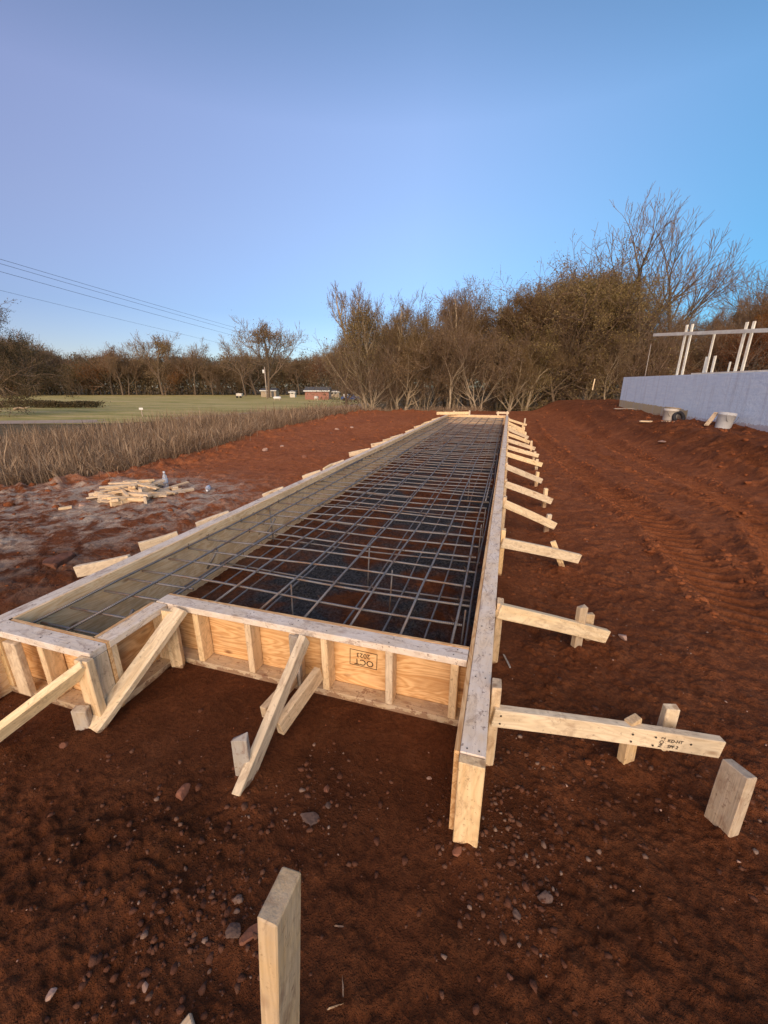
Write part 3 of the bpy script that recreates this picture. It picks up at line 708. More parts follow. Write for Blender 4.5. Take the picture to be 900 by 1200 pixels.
def rut_fn(rg, n):
    y = rg.uniform(2.4, 18, n); k = rg.integers(0, 4, n); xc = np.where(k < 2, rutx(y), rutx2(y)); sd = np.where(k % 2, 1, -1) * (.27 + rg.normal(0, .07, n))
    P = np.column_stack([xc + sd, y]); g_ = fbm(P[:, 0] * 1.2, y * 1.2, 71, 3); P = P[rg.uniform(0, 1, n) < sst(.35, .6, g_)]
    return P, .008 + .030 * rg.uniform(0, 1, len(P)) ** 3
def pad_fn(rg, n):
    P = np.column_stack([rg.uniform(-7, 8, n * 2), rg.uniform(1, 20, n * 2)]); g_ = fbm(P[:, 0] * .9, P[:, 1] * .9, 72, 3); P = P[(rg.uniform(0, 1, len(P)) < sst(.42, .62, g_)) & ~in_form(P) & (edge_d(P[:, 0], P[:, 1]) < 0)][:n]
    return P, .005 + .022 * rg.uniform(0, 1, len(P)) ** 5
scatter_rocks('rut_clods', 5000, rut_fn, M['soil'], 13)
scatter_rocks('soil_clods', 9000, pad_fn, M['soil'], 14)
scatter_rocks('bank_rubble', 1800, right_fn, M['soil'], 3)
scatter_rocks('mound_rubble', 1100, left_fn, M['soil'], 4)
def fleck_fn(rg, n):
    r = rg.uniform(.1, 1, n * 2) ** .8 * 7; a = math.pi / 2 + YAW + rg.uniform(-1.05, 1.05, n * 2); P = np.column_stack([r * np.cos(a), r * np.sin(a)]); P = P[~in_form(P)][:n]
    return P, .0015 + .006 * rg.uniform(0, 1, len(P)) ** 4
scatter_rocks('pale_grit', 420, fleck_fn, M['palerock'], 5)
# wood pile
GP = 'scrap wood offcuts in the pile left of the form'
pc = np.array([-5.0, 4.25])
for i in range(62):
    t = random.random(); rr = random.random() ** .7
    ang = random.uniform(0, 6.28); x = pc[0] + math.cos(ang) * rr * .58; y = pc[1] + math.sin(ang) * rr * .50
    L = random.choice([.1, .15, .2, .3, .4, .55]) * random.uniform(.8, 1.15)
    z = hz(x, y) + .02 + max(0, (.24 * (1 - rr)) * random.uniform(.3, 1))
    a = random.gauss(.35, .5) if random.random() < .75 else random.uniform(0, 3.1)
    d = Vector((math.cos(a), math.sin(a), random.uniform(-.16, .16)))
    w_, t_ = random.choice([(W2, T2), (T2, W2), (.06, .025), (.05, .02)])
    tag(board('wood_offcut', Vector((x, y, z)) - d * L / 2, Vector((x, y, z)) + d * L / 2, w_, t_, M['offcut'], None, rough=.012), 'pale lumber offcut lying in the scrap wood pile', 'wood offcut', GP)
def loose(px, py, L, a, label, mt='offcut', w=.06, t=.03, tilt=0, grp=None):
    z = .1
    for _ in range(5): q = at(px, py, z); z = hz(q[0], q[1])
    d = Vector((math.cos(a), math.sin(a), tilt)).normalized(); c = Vector((q[0], q[1], z + t * .5 + abs(tilt) * L * .45))
    return tag(board('wood_scrap', c - d * L / 2, c + d * L / 2, w, t, M[mt], None, rough=.008), label, 'wood scrap', grp)
loose(77, 597, .14, 1.0, 'small white-faced offcut lying left of the scrap pile')
loose(690, 488, .62, 1.2, 'pale stick stuck upright at a slant in the soil far right', 'fresh', .05, .03, 3.0)
loose(594, 775, .13, 1.9, 'splinter of wood on the ground beside the right form', 'old', .012, .006)
loose(398, 1086, .03, .2, 'pale splinter on the dark soil right of the foreground stake', 'fresh', .004, .003)
loose(392, 1180, .03, .5, 'thin pale straw near the bottom edge, left one of two', 'fresh', .0018, .0015)
loose(402, 1160, .03, 2.0, 'thin pale straw near the bottom edge, right one of two', 'fresh', .0018, .0015)
loose(503, 912, .022, .4, 'white chip on the soil below the front form wall', 'palerock', .012, .003)

# bottles
def lathe(prof, sides=20):
    V = []; F = []
    for r, z in prof:
        for k in range(sides): t = 2 * math.pi * k / sides; V.append((r * math.cos(t), r * math.sin(t), z))
    for i in range(len(prof) - 1):
        for k in range(sides): k2 = (k + 1) % sides; F.append([i * sides + k, i * sides + k2, (i + 1) * sides + k2, (i + 1) * sides + k])
    F.append(list(range(sides))[::-1]); F.append([(len(prof) - 1) * sides + k for k in range(sides)])
    return V, F
m, nt, b = mat('clear_plastic'); b.inputs['Base Color'].default_value = (.85, .9, .95, 1); b.inputs['Roughness'].default_value = .12; b.inputs['Transmission Weight'].default_value = .75; M['plastic'] = m
M['cap'] = simple('white_cap', (.75, .78, .82), .4); M['blabel'] = simple('paper_label', (.60, .64, .72), .5)
def bottle(px, py, lying, label):
    z = .2
    for _ in range(5): q = at(px, py, z); z = hz(q[0], q[1])
    e = empty('plastic_bottle', (q[0], q[1], z + (.034 if lying else 0)), label, 'bottle', None)
    e.scale = (1.1,) * 3
    if lying: e.rotation_euler = (math.pi / 2, 0, .6)
    for nm, pr, mt in (('bottle_body', [(.026, 0), (.033, .01), (.033, .06), (.031, .08), (.033, .10), (.033, .14), (.024, .175), (.012, .195), (.012, .205)], 'plastic'), ('bottle_label', [(.034, .065), (.0345, .07), (.0345, .125), (.034, .13)], 'blabel'), ('cap', [(.014, .2055), (.014, .225)], 'cap')):
        V, F = lathe(pr); o = link(nm, np_mesh(nm, V, F, True), M[mt]); o.parent = e
bottle(195, 571, False, 'clear plastic bottle standing behind the scrap wood pile')
bottle(245, 573, True, 'clear plastic bottle lying on its side right of the scrap wood pile')

# ------------------------------------------------------------------ foundation wall, batter boards, buckets
ZW = .60
A_ = at(724, 482, ZW); B_ = at(900, 503, ZW)
A = Vector((A_[0], A_[1], 0)); D = (Vector((B_[0], B_[1], 0)) - A); D.normalize(); Nn = Vector((-D.y, D.x, 0))  # Nn points away from the viewer's side
if Nn.x < 0: Nn = -Nn
WT = 1.62 + .33
m, nt, b = mat('painted_block_wall'); n = N(nt); tc = n.new('ShaderNodeTexCoord'); O = tc.outputs['Object']
br = n.new('ShaderNodeTexBrick'); n.l(O, br.inputs['Vector']); 
mp = n.new('ShaderNodeMapping'); mp.inputs['Rotation'].default_value = (math.pi / 2, 0, 0); n.l(O, mp.inputs[0]); n.l(mp.outputs[0], br.inputs['Vector'])
br.inputs['Scale'].default_value = 1; br.inputs['Brick Width'].default_value = .4; br.inputs['Row Height'].default_value = .2; br.inputs['Mortar Size'].default_value = .006
f = n.noise(O, 5, 6, .7); f3 = n.noise(n.coord('Object', (2, 8, 9), False), 1.5, 5, .7)
col = n.ramp(f3, [(.3, (.60, .73, .90)), (.55, (.70, .82, .96)), (.75, (.80, .88, .98))])
sx = n.new('ShaderNodeSeparateXYZ'); n.l(O, sx.inputs[0])
lim = n.math('ADD', n.math('MULTIPLY', f, .16), n.math('SUBTRACT', .93, n.math('MULTIPLY', sx.outputs[0], .045)))
wv = n.math('MULTIPLY', n.noise(n.coord('Object', (1, .01, .01), False), 9, 3, .8), .10)
bare = n.math('LESS_THAN', sx.outputs[2], n.math('ADD', lim, wv))
col = n.mix(n.math('MULTIPLY', bare, n.math('LESS_THAN', sx.outputs[0], 4.2)), col, n.mix(f, (.42, .34, .22), (.58, .49, .32)))
dm = n.math('LESS_THAN', sx.outputs[2], n.math('ADD', .50, n.math('MULTIPLY', n.noise(O, 6, 6, .8), .35)))
col = n.mix(n.math('MULTIPLY', dm, .45), col, (.30, .13, .08))
st_ = n.ramp(n.noise(n.coord('Object', (6, 6, .35), False), 1.3, 4, .7), [(.5, 0.0), (.68, 1.0)]); col = n.mix(n.math('MULTIPLY', st_, .35), col, (.42, .44, .52))
n.l(col, b.inputs['Base Color']); b.inputs['Roughness'].default_value = .8
hh = n.math('ADD', n.math('MULTIPLY', br.outputs['Fac'], -.10), n.math('MULTIPLY', n.noise(O, 14, 5, .7), .8)); n.l(n.bump(hh, .9, .03), b.inputs['Normal']); M['wall'] = m
we = empty('foundation_wall', (A.x, A.y, 0), 'long pale blue-white foundation wall on the bank at the right', 'wall')
we.rotation_euler = (0, 0, math.atan2(D.y, D.x))
def local_box(name, x0, x1, y0, y1, z0, z1, mt, parent, bev=.004):
    bm = bmesh.new(); bmesh.ops.create_cube(bm, size=1)
    for v in bm.verts: v.co = Vector(((x0 + x1) / 2 + v.co.x * (x1 - x0), (y0 + y1) / 2 + v.co.y * (y1 - y0), (z0 + z1) / 2 + v.co.z * (z1 - z0)))
    if bev: bmesh.ops.bevel(bm, geom=bm.edges[:], offset=bev, segments=1, affect='EDGES')
    me = bpy.data.meshes.new(name); bm.to_mesh(me); bm.free(); o = link(name, me, mt); o.parent = parent; return o
sgn = 1 if (Matrix.Rotation(math.atan2(D.y, D.x), 3, 'Z') @ Vector((0, 1, 0))).dot(Nn) > 0 else -1
def yr(a, b2): return (a * sgn, b2 * sgn) if sgn > 0 else (b2 * sgn, a * sgn)
LW = 16
y0, y1 = yr(0, .22); local_box('long_wall', 0, LW, y0, y1, -.3, WT, M['wall'], we)
y0, y1 = yr(.221, 5); local_box('return_wall', 0, .2, y0, y1, -.3, WT, M['wall'], we)
y0, y1 = yr(.04, .18); local_box('sill_board', 3.9, 9.6, y0, y1, WT + .002, WT + .045, simple('pale_sill', (.78, .72, .60), .7, 0, 4, .15), we)
M['batter'] = simple('batter_lumber', (.92, .86, .72), .7, 0, 5, .18)
# batter boards behind the wall
def behind(px, off=.55):
    r = ray(px, 440); P0 = A + Nn * off; den = r[0] * D.y - r[1] * D.x; t = (P0.x * D.y - P0.y * D.x) / den
    return r[0] * t, r[1] * t
def zat(px, py, x, y):
    r = ray(px, py); return CAM_H + r[2] * math.hypot(x, y) / math.hypot(r[0], r[1])
GB = 'batter board posts behind the white wall'
posts = [(793, 437, 381, .095, 'pale batter post behind the wall, leftmost of the five tall ones'), (799, 437, 380, .095, 'pale batter post second from the left behind the wall'),
         (826, 436, 388, .08, 'pale batter post in the middle of the five behind the wall'), (860, 434, 378, .095, 'pale batter post fourth from the left behind the wall'), (868, 434, 377, .095, 'pale batter post rightmost of the five tall ones behind the wall'),
         (824, 436, 418, .12, 'short thick stake stub under the middle batter post'), (833, 436, 417, .09, 'short stake stub right of the middle batter post'), (852, 436, 424, .05, 'thin short stub between middle and fourth batter posts'), (756, 438, 403, .035, 'thin weathered stick rising behind the far end of the wall')]
for i, (px, pb, ptp, w, lb) in enumerate(posts):
    pm = M['batter'] if i < 8 else M['old']
    x, y = behind(px, .45 + .05 * (i % 3)); zt = zat(px + (8 if ptp < 400 else 4), ptp, x, y); z0 = hs(x, y)
    o = board('batter_post', (x, y, z0 - .2), (x, y, zt), w * .72, T2 if i < 8 else .02, pm, None, up=(D.x * .3 - .95 * Nn.x, D.y * .3 - .95 * Nn.y, 0))
    tag(o, lb, 'batter post', GB if i < 5 else 'short stakes behind the white wall')
x0, y0_ = behind(757, .40); x1, y1_ = behind(960, .40)
tag(board('batter_board', (x0, y0_, zat(757, 393, x0, y0_)), (x1, y1_, zat(960, 385, x1, y1_)), T2, .10, M['batter'], None), 'long horizontal pale board carried by the posts behind the wall', 'batter board')
def loosew(px, off, L, a, label, mt='offcut', w=.06, t=.03, tilt=0):
    q = behind(px, off); z = hz(q[0], q[1]); d = Vector((math.cos(a), math.sin(a), tilt)).normalized(); c = Vector((q[0], q[1], z + t * .5 + .02 + abs(tilt) * L * .45))
    return tag(board('wood_scrap', c - d * L / 2, c + d * L / 2, w, t, M[mt], None, rough=.008), label, 'wood scrap')
loosew(790, -1.15, 1.3, -.05, 'long pale board lying on the bank in front of the white wall', 'fresh', .09, .04)
loosew(738, -.5, .7, .2, 'weathered board lying at the foot of the far end of the wall', 'old', .1, .03)
loosew(794, -2.4, .30, .9, 'crumpled pale scrap lying on the dark bank below the long board', 'palerock', .15, .02)
loosew(846, -.75, .6, .9, 'brown board leaning beside the right bucket', 'stud', .1, .03, .6)
# buckets
M['bucket'] = simple('dirty_white_plastic', (.62, .58, .50), .55, 0, 4, .22)
M['bucket2'] = simple('grey_white_plastic', (.58, .60, .60), .5, 0, 4, .15)
M['wire'] = simple('steel_wire', (.3, .3, .3), .4, .8)
def bucket(px, py, r, h, mt, label, tilt, lid=False):
    q = behind(px, -.50); z = hz(q[0], q[1])
    e = empty('bucket', (q[0], q[1], z - .05), label, 'bucket', 'buckets in front of the white wall'); e.rotation_euler = tilt
    pr = [(r * .84, 0), (r * .85, .01), (r * .97, h * .82), (r * 1.03, h * .83), (r * 1.03, h * .86), (r * .99, h * .87), (r, h), (r * .95, h), (r * .80, .04), (.001, .04)]
    V, F = lathe(pr, 28); o = link('bucket_body', np_mesh('b', V, F, True), M[mt]); o.parent = e
    V, F = tube([(r * 1.03 * math.cos(t), .15 * r, h * .86 - r * 1.0 * math.sin(t)) for t in np.linspace(0, math.pi, 12)], .006, 5)
    o = link('handle', np_mesh('b', V, F, True), M['wire']); o.parent = e; o.location = (0, -r * .9, 0)
    if lid:
        V, F = lathe([(r * 1.07, h + .005), (r * 1.07, h + .03), (r * .9, h + .035)], 28); o = link('lid', np_mesh('b', V, F, False), simple('tan_lid', (.42, .33, .22), .6, 0, 5, .2)); o.parent = e; o.rotation_euler = (0, .06, 0)
bucket(795, 500, .21, .42, 'bucket', 'cream bucket with a loose brown lid on the bank before the wall', (0, .05, .3), True)
bucket(862, 506, .20, .42, 'bucket2', 'tilted grey-white bucket on the bank, the right one of two', (.0, .16, .5))
o = link('tire', np_mesh('tire', *(lambda vf: (vf[0], vf[1]))(tube([(.16 * math.cos(t), .16 * math.sin(t), 0) for t in np.linspace(0, 6.2832, 25)], .055, 10)), True), simple('black_plastic', (.03, .03, .035), .6))
q = behind(806, -.35); o.location = (q[0], q[1], hs(q[0], q[1]) + .12); o.rotation_euler = (1.2, 0, .4); o.name = 'pipe_coil'
tag(o, 'dark coil of pipe on the bank just right of the lidded bucket', 'pipe coil')

# ------------------------------------------------------------------ trees
def leaf_mat(name, c1, c2, c3):
    m, nt, b = mat(name); n = N(nt); g = n.new('ShaderNodeNewGeometry'); oi = n.new('ShaderNodeObjectInfo')
    col = n.ramp(g.outputs['Random Per Island'], [(.0, c1), (.5, c2), (1, c3)])
    hv = n.new('ShaderNodeHueSaturation'); n.l(col, hv.inputs['Color']); n.l(n.math('ADD', n.math('MULTIPLY', oi.outputs['Random'], .5), .75), hv.inputs['Value'])
    n.l(n.math('ADD', n.math('MULTIPLY', oi.outputs['Random'], .03), .485), hv.inputs['Hue'])
    n.l(hv.outputs[0], b.inputs['Base Color']); b.inputs['Roughness'].default_value = .8; b.inputs['Specular IOR Level'].default_value = .1
    tr = n.new('ShaderNodeBsdfTranslucent'); n.l(hv.outputs[0], tr.inputs[0]); mx = n.new('ShaderNodeMixShader'); mx.inputs[0].default_value = .25
    n.l(b.outputs[0], mx.inputs[1]); n.l(tr.outputs[0], mx.inputs[2]); n.l(mx.outputs[0], nt.nodes['Material Output'].inputs['Surface']); return m
M['leaf_olive'] = leaf_mat('olive_leaves', (.15, .105, .045), (.25, .175, .075), (.33, .235, .115))
M['leaf_brown'] = leaf_mat('brown_leaves', (.16, .10, .05), (.25, .165, .085), (.31, .22, .13))
M['leaf_rust'] = leaf_mat('rust_leaves', (.17, .06, .018), (.28, .11, .03), (.22, .13, .05))
M['leaf_dark'] = leaf_mat('dark_leaves', (.08, .065, .03), (.14, .11, .05), (.18, .13, .07))
M['bark'] = simple('grey_bark', (.15, .11, .075), .9, 0, 6, .4, .5)
M['bark_pale'] = simple('pale_bark', (.42, .33, .22), .9, 0, 6, .35, .5)
M['bark_dark'] = simple('dark_bark', (.085, .065, .048), .9, 0, 6, .4, .5)

M['leaf_wood'] = leaf_mat('greybrown_leaves', (.12, .09, .055), (.18, .14, .085), (.24, .185, .12))
M['twig'] = simple('brown_twigs', (.22, .15, .10), .9)
class TB:
    def __init__(s): s.V = []; s.F = []; s.n = 0
    def seg(s, P, R, sides):
        k0 = s.n
        for i, p in enumerate(P):
            d = (P[min(i + 1, len(P) - 1)] - P[max(i - 1, 0)]); d = d / (np.linalg.norm(d) + 1e-9)
            a = np.cross(d, (0, 0, 1) if abs(d[2]) < .9 else (1, 0, 0)); a = a / np.linalg.norm(a); b_ = np.cross(d, a)
            for k in range(sides):
                t = 6.28318 * k / sides; s.V.append(p + (a * math.cos(t) + b_ * math.sin(t)) * R[i])
        for i in range(len(P) - 1):
            for k in range(sides):
                k2 = (k + 1) % sides; s.F.append((k0 + i * sides + k, k0 + i * sides + k2, k0 + (i + 1) * sides + k2, k0 + (i + 1) * sides + k))
        s.n += len(P) * sides
def tree_variant(seed, H=9.0, stems=2, spread=.5, n1=14, n2=9, n3=6, leaves=4000, leaf=.09, lmat='leaf_olive', bmat='bark', up=.35, low=.15, trunk_r=.13, lsp=.35, twig_r=.008, crown_pow=1.0, twl=1.0):
    rg = np.random.default_rng(seed); T = TB(); C = TB(); tips = []
    def norm(v): return v / (np.linalg.norm(v) + 1e-9)
    def grow(tb, p, d, L, r0, r1, seg, sides, wob, upk):
        P = [p]; R = [r0]
        for i in range(seg):
            d = norm(d + rg.normal(0, wob, 3) + np.array((0, 0, upk)))
            p = p + d * L / seg; P.append(p); R.append(r0 + (r1 - r0) * (i + 1) / seg)
        tb.seg(P, R, sides); return P, R, d
    def along(P, R, t):
        f = t * (len(P) - 1); i = min(int(f), len(P) - 2); u_ = f - i; return P[i] + (P[i + 1] - P[i]) * u_, R[i] + (R[i + 1] - R[i]) * u_, norm(P[i + 1] - P[i])
    def side(d, ang):
        a = rg.uniform(0, 6.283); q = norm(np.cross(d, rg.normal(0, 1, 3))); return norm(d * math.cos(ang) + q * math.sin(ang))
    for s in range(stems):
        a = rg.uniform(0, 6.283); d = norm(np.array((math.cos(a) * .16 * (stems > 1), math.sin(a) * .16 * (stems > 1), 1)))
        h = H * rg.uniform(.82, 1.0) if s else H
        P0, R0, _ = grow(T, np.array((math.cos(a) * .12 * (stems > 1), math.sin(a) * .12 * (stems > 1), -.15)), d, h * .96, trunk_r * (1 if s == 0 else .75), .015, 9, 7, .055, .04)
        for k in range(n1):
            t = low + (1 - low) * ((k + rg.uniform(0, 1)) / n1) ** .9
            p, r, dd = along(P0, R0, min(t, .98)); L = H * spread * (1.05 - t * .75) * rg.uniform(.6, 1.1)
            P1, R1, _ = grow(T if r > .05 else C, p, side(dd, rg.uniform(.5, .95)), L, r * .55 + .006, .008, 5, 5, .10, up * .25)
            for j in range(n2):
                t1 = .15 + .85 * (j + rg.uniform(0, 1)) / n2; p, r, dd = along(P1, R1, min(t1, .99))
                P2, R2, _ = grow(C, p, side(dd, rg.uniform(.4, .8)), L * .48 * (1.1 - t1 * .5) * rg.uniform(.6, 1.2), max(r * .6, twig_r * 1.3), twig_r * .8, 3, 4, .12, up * .2)
                for q_ in range(n3):
                    t2 = .15 + .85 * (q_ + rg.uniform(0, 1)) / n3; p, r, dd = along(P2, R2, min(t2, .99))
                    P3, R3, _ = grow(C, p, side(dd, rg.uniform(.3, .7)), L * .24 * rg.uniform(.5, 1.2) * twl, twig_r, twig_r * .5, 2, 3, .15, up * .15)
                    tips.append((P3[0], P3[-1]))
    nb = len(C.F)
    V = np.array(C.V); Fq = np.array(C.F)
    if leaves:
        tp = np.array(tips); pick = rg.integers(0, len(tp), leaves); u_ = rg.uniform(.1, 1.15, (leaves, 1))
        c = tp[pick, 0] + (tp[pick, 1] - tp[pick, 0]) * u_ + rg.normal(0, lsp * .25, (leaves, 3))
        a = rg.normal(0, 1, (leaves, 3)); a /= np.linalg.norm(a, axis=1)[:, None]; b_ = np.cross(a, rg.normal(0, 1, (leaves, 3))); b_ /= np.linalg.norm(b_, axis=1)[:, None]
        sz = leaf * rg.uniform(.5, 1.2, (leaves, 1)) * .5
        LV = np.stack([c - a * sz, c + b_ * sz * .6, c + a * sz, c - b_ * sz * .6], 1).reshape(-1, 3)
        LF = np.arange(leaves * 4).reshape(-1, 4) + len(V)
        V = np.vstack([V, LV]); Fq = np.vstack([Fq, LF])
    cm = np_mesh('crown', V, Fq); cm.materials.append(M[bmat]); cm.materials.append(M[lmat])
    mi = np.zeros(len(Fq), np.int32); mi[nb:] = 1; cm.polygons.foreach_set('material_index', mi)
    tm = np_mesh('trunk', np.array(T.V), np.array(T.F), True); tm.materials.append(M[bmat])
    return tm, cm
def tree_fork(seed, H=9.0, stems=1, trunk=.30, levels=5, nch=(4, 4, 4, 3, 3), ang=(.35, .6), ratio=(.55, .62, .62, .6, .6), leaves=3000, leaf=.08, lmat='leaf_brown', bmat='bark', r0=.13, upk=.06, wob=.09, lsp=.3, rmin=.006, start=.35, dome=0.0, gap=0.0):
    rg = np.random.default_rng(seed); T = TB(); C = TB(); tips = []
    def norm(v): return v / (np.linalg.norm(v) + 1e-9)
    def grow(p, d, L, r, lv):
        seg = 5 if lv == 0 else 4 if lv < 3 else 2; P = [p]; R = [r]; r1 = max(r * (.55 if lv == 0 else .42), rmin * .8)
        for i in range(seg):
            d = norm(d + rg.normal(0, wob * (1 + .25 * lv), 3) + np.array((0, 0, upk * (1 + .3 * lv)))); p = p + d * L / seg; P.append(p); R.append(r + (r1 - r) * (i + 1) / seg)
        (T if lv < 2 + (H < 12) else C).seg(P, R, 7 if lv == 0 else 5 if lv < 3 else 3)
        if lv >= levels: tips.append((P[0], P[-1])); return
        n = nch[lv]
        for k in range(n):
            last = k == n - 1
            t = 1.0 if last else start + (1 - start) * (k + rg.uniform(.1, .9)) / (n - 1) * .95
            f = min(t, .999) * seg; i = int(f); q = P[i] + (P[i + 1] - P[i]) * (f - i); dd = norm(P[i + 1] - P[i])
            a = rg.uniform(*ang) * (.35 if last else 1.0) * (1.15 if lv == 0 else 1)
            o = norm(np.cross(dd, rg.normal(0, 1, 3))); nd = norm(dd * math.cos(a) + o * math.sin(a))
            grow(q, nd, (1.0 if lv else 1 + dome * (.32 - t)) * L * (ratio if isinstance(ratio, float) else ratio[lv]) * rg.uniform(.8, 1.1) * (1.0 if last else 1.0), max((R[i] * .62), rmin), lv + 1)
    for s_ in range(stems):
        a = rg.uniform(0, 6.283); k = .22 if stems > 1 else .03
        grow(np.array((math.cos(a) * .15 * (stems > 1), math.sin(a) * .15 * (stems > 1), -.2)), norm(np.array((math.cos(a) * k, math.sin(a) * k, 1))), trunk * H * (rg.uniform(.8, 1) if s_ else 1), r0 * (1 if s_ == 0 else .75), 0)
    V = np.array(C.V); Fq = np.array(C.F); nb = len(Fq); top = np.percentile(V[:, 2], 99.85 if not (dome or leaves == 0) else 99.4); k = H / top
    if leaves:
        tp = np.array(tips); wgt = np.ones(len(tp)); pick = rg.integers(0, len(tp), leaves)
        if gap: 
            cl = fbm(tp[:, 0, 0] * 1.1 / gap + 9, tp[:, 0, 2] * 1.1 / gap, seed, 2); p_ = np.clip(cl - .22, .05, 1) ** 1.2; pick = rg.choice(len(tp), leaves, p=p_ / p_.sum())
        u_ = rg.uniform(-.2, 1.0, (leaves, 1)); c = tp[pick, 0] + (tp[pick, 1] - tp[pick, 0]) * u_ + rg.normal(0, lsp * .35, (leaves, 3))
        a = rg.normal(0, 1, (leaves, 3)); a /= np.linalg.norm(a, axis=1)[:, None]; b_ = np.cross(a, rg.normal(0, 1, (leaves, 3))); b_ /= np.linalg.norm(b_, axis=1)[:, None]
        sz = leaf / k * rg.uniform(.5, 1.2, (leaves, 1)) * .5
        kp = (c[:, 2] * k < H * .88) | (rg.uniform(0, 1, leaves) < .12); c, a, b_, sz = c[kp], a[kp], b_[kp], sz[kp]; leaves = len(c)
        LV = np.stack([c - a * sz, c + b_ * sz * .6, c + a * sz, c - b_ * sz * .6], 1).reshape(-1, 3); LF = np.arange(leaves * 4).reshape(-1, 4) + len(V)
        V = np.vstack([V, LV]); Fq = np.vstack([Fq, LF])
    cm = np_mesh('crown', V * k, Fq); cm.materials.append(M['twig']); cm.materials.append(M[lmat])
    mi = np.zeros(len(Fq), np.int32); mi[nb:] = 1; cm.polygons.foreach_set('material_index', mi)
    tm = np_mesh('trunk', np.array(T.V) * k, np.array(T.F), True); tm.materials.append(M[bmat])
    return tm, cm
def put_tree(var, x, y, z, sc, rz, name, label, group=None, szk=1.0):
    e = empty(name, (x, y, z), label, 'tree', group, rz); e.scale = (sc, sc, sc * szk)
    for nm, me in zip(('trunk', 'crown'), var):
        o = bpy.data.objects.new(nm, me); COL.objects.link(o); o.parent = e
    return e
R1 = (.42, .60, .62, .62, .62)
VA = {
 'olive': tree_fork(1, 9, 2, .62, 4, (13, 5, 4, 4), (.45, .85), (.36, .62, .62, .62), 38000, .075, 'leaf_olive', 'bark_pale', .10, .09, start=.12, dome=.95, gap=1.5),
 'olive2': tree_fork(2, 9, 3, .60, 4, (10, 5, 4, 4), (.4, .75), (.32, .62, .62, .62), 26000, .07, 'leaf_olive', 'bark_pale', .08, .10, start=.15, dome=.95, gap=1.5),
 'brown': tree_fork(3, 9, 1, .56, 4, (14, 6, 5, 4), (.5, .9), (.44, .62, .62, .62), 38000, .075, 'leaf_brown', 'bark', .12, .07, start=.28, dome=.95, gap=1.8),
 'sparse': tree_fork(4, 9, 1, .42, 5, (5, 5, 4, 4, 3), (.35, .65), (.66, .60, .62, .60, .6), 6000, .07, 'leaf_brown', 'bark_pale', .12, .07, start=.45, rmin=.007, wob=.12),
 'dense': tree_fork(5, 9, 2, .50, 5, (13, 6, 4, 3, 3), (.6, 1.05), (.56, .60, .62, .62, .62), 70000, .08, 'leaf_olive', 'bark', .14, .03, lsp=.3, start=.06, dome=.95, gap=1.6),
 'bare': tree_fork(16, 9, 1, .62, 4, (10, 6, 4, 3), (.38, .72), (.46, .58, .55, .55), 0, .1, 'leaf_brown', 'bark', .10, .045, start=.40, rmin=.007, wob=.07, dome=.3),
 'bare2': tree_fork(7, 9, 1, .42, 5, (6, 5, 5, 3, 3), (.4, .75), (.62, .62, .60, .60, .60), 900, .07, 'leaf_brown', 'bark', .13, .06, rmin=.007, start=.45),
 'rust': tree_fork(8, 9, 1, .48, 5, (12, 5, 4, 3, 3), (.5, 1.0), (.56, .60, .62, .62, .62), 42000, .085, 'leaf_rust', 'bark_dark', .14, .03, lsp=.4, start=.15, dome=.95, gap=1.6),
 'shrubby': tree_fork(9, 5, 4, .40, 5, (5, 4, 4, 3, 3), (.35, .75), (.7, .62, .62, .6, .6), 9000, .06, 'leaf_brown', 'bark_pale', .036, .06, start=.25, rmin=.005, wob=.12),
}
rt = random.Random(11)
LB = {'olive': 'slender olive-leaved tree in the wood beyond the form', 'olive2': 'many-stemmed thin olive tree in the wood beyond the form', 'brown': 'brown-leaved tree in the wood beyond the form', 'sparse': 'nearly leafless tree with pale stems in the wood beyond the form', 'dense': 'dense golden-olive tree in the wood beyond the form', 'bare': 'bare upright tree in the wood beyond the form', 'bare2': 'bare wide-limbed tree in the wood beyond the form', 'rust': 'rust-leaved tree in the wood at the right', 'shrubby': 'low many-stemmed shrubby tree at the edge of the wood beyond the form'}
def tpx(px, fwd, top_py, var, label=None, group='trees of the wood beyond the form', name=None, szk=1.0, base=9.0):
    x, y = far_at(px, fwd); z = hs(x, y); r = ray(px, top_py); zt = CAM_H + r[2] * math.hypot(x, y) / math.hypot(r[0], r[1])
    sc = (zt - z) / base / szk
    nm = name or {'olive': 'olive_tree', 'olive2': 'olive_tree', 'brown': 'brown_tree', 'sparse': 'thin_tree', 'dense': 'dense_tree', 'bare': 'bare_tree', 'bare2': 'bare_tree', 'rust': 'rust_tree', 'shrubby': 'shrub_tree'}[var]
    if var in ('olive', 'olive2'): nm = 'slender_tree'
    return put_tree(VA[var], x, y, z - .05, sc, rt.uniform(0, 6.28), nm, label or LB[var], None if label else group + ', ' + var.rstrip('2') + ' kind', szk)
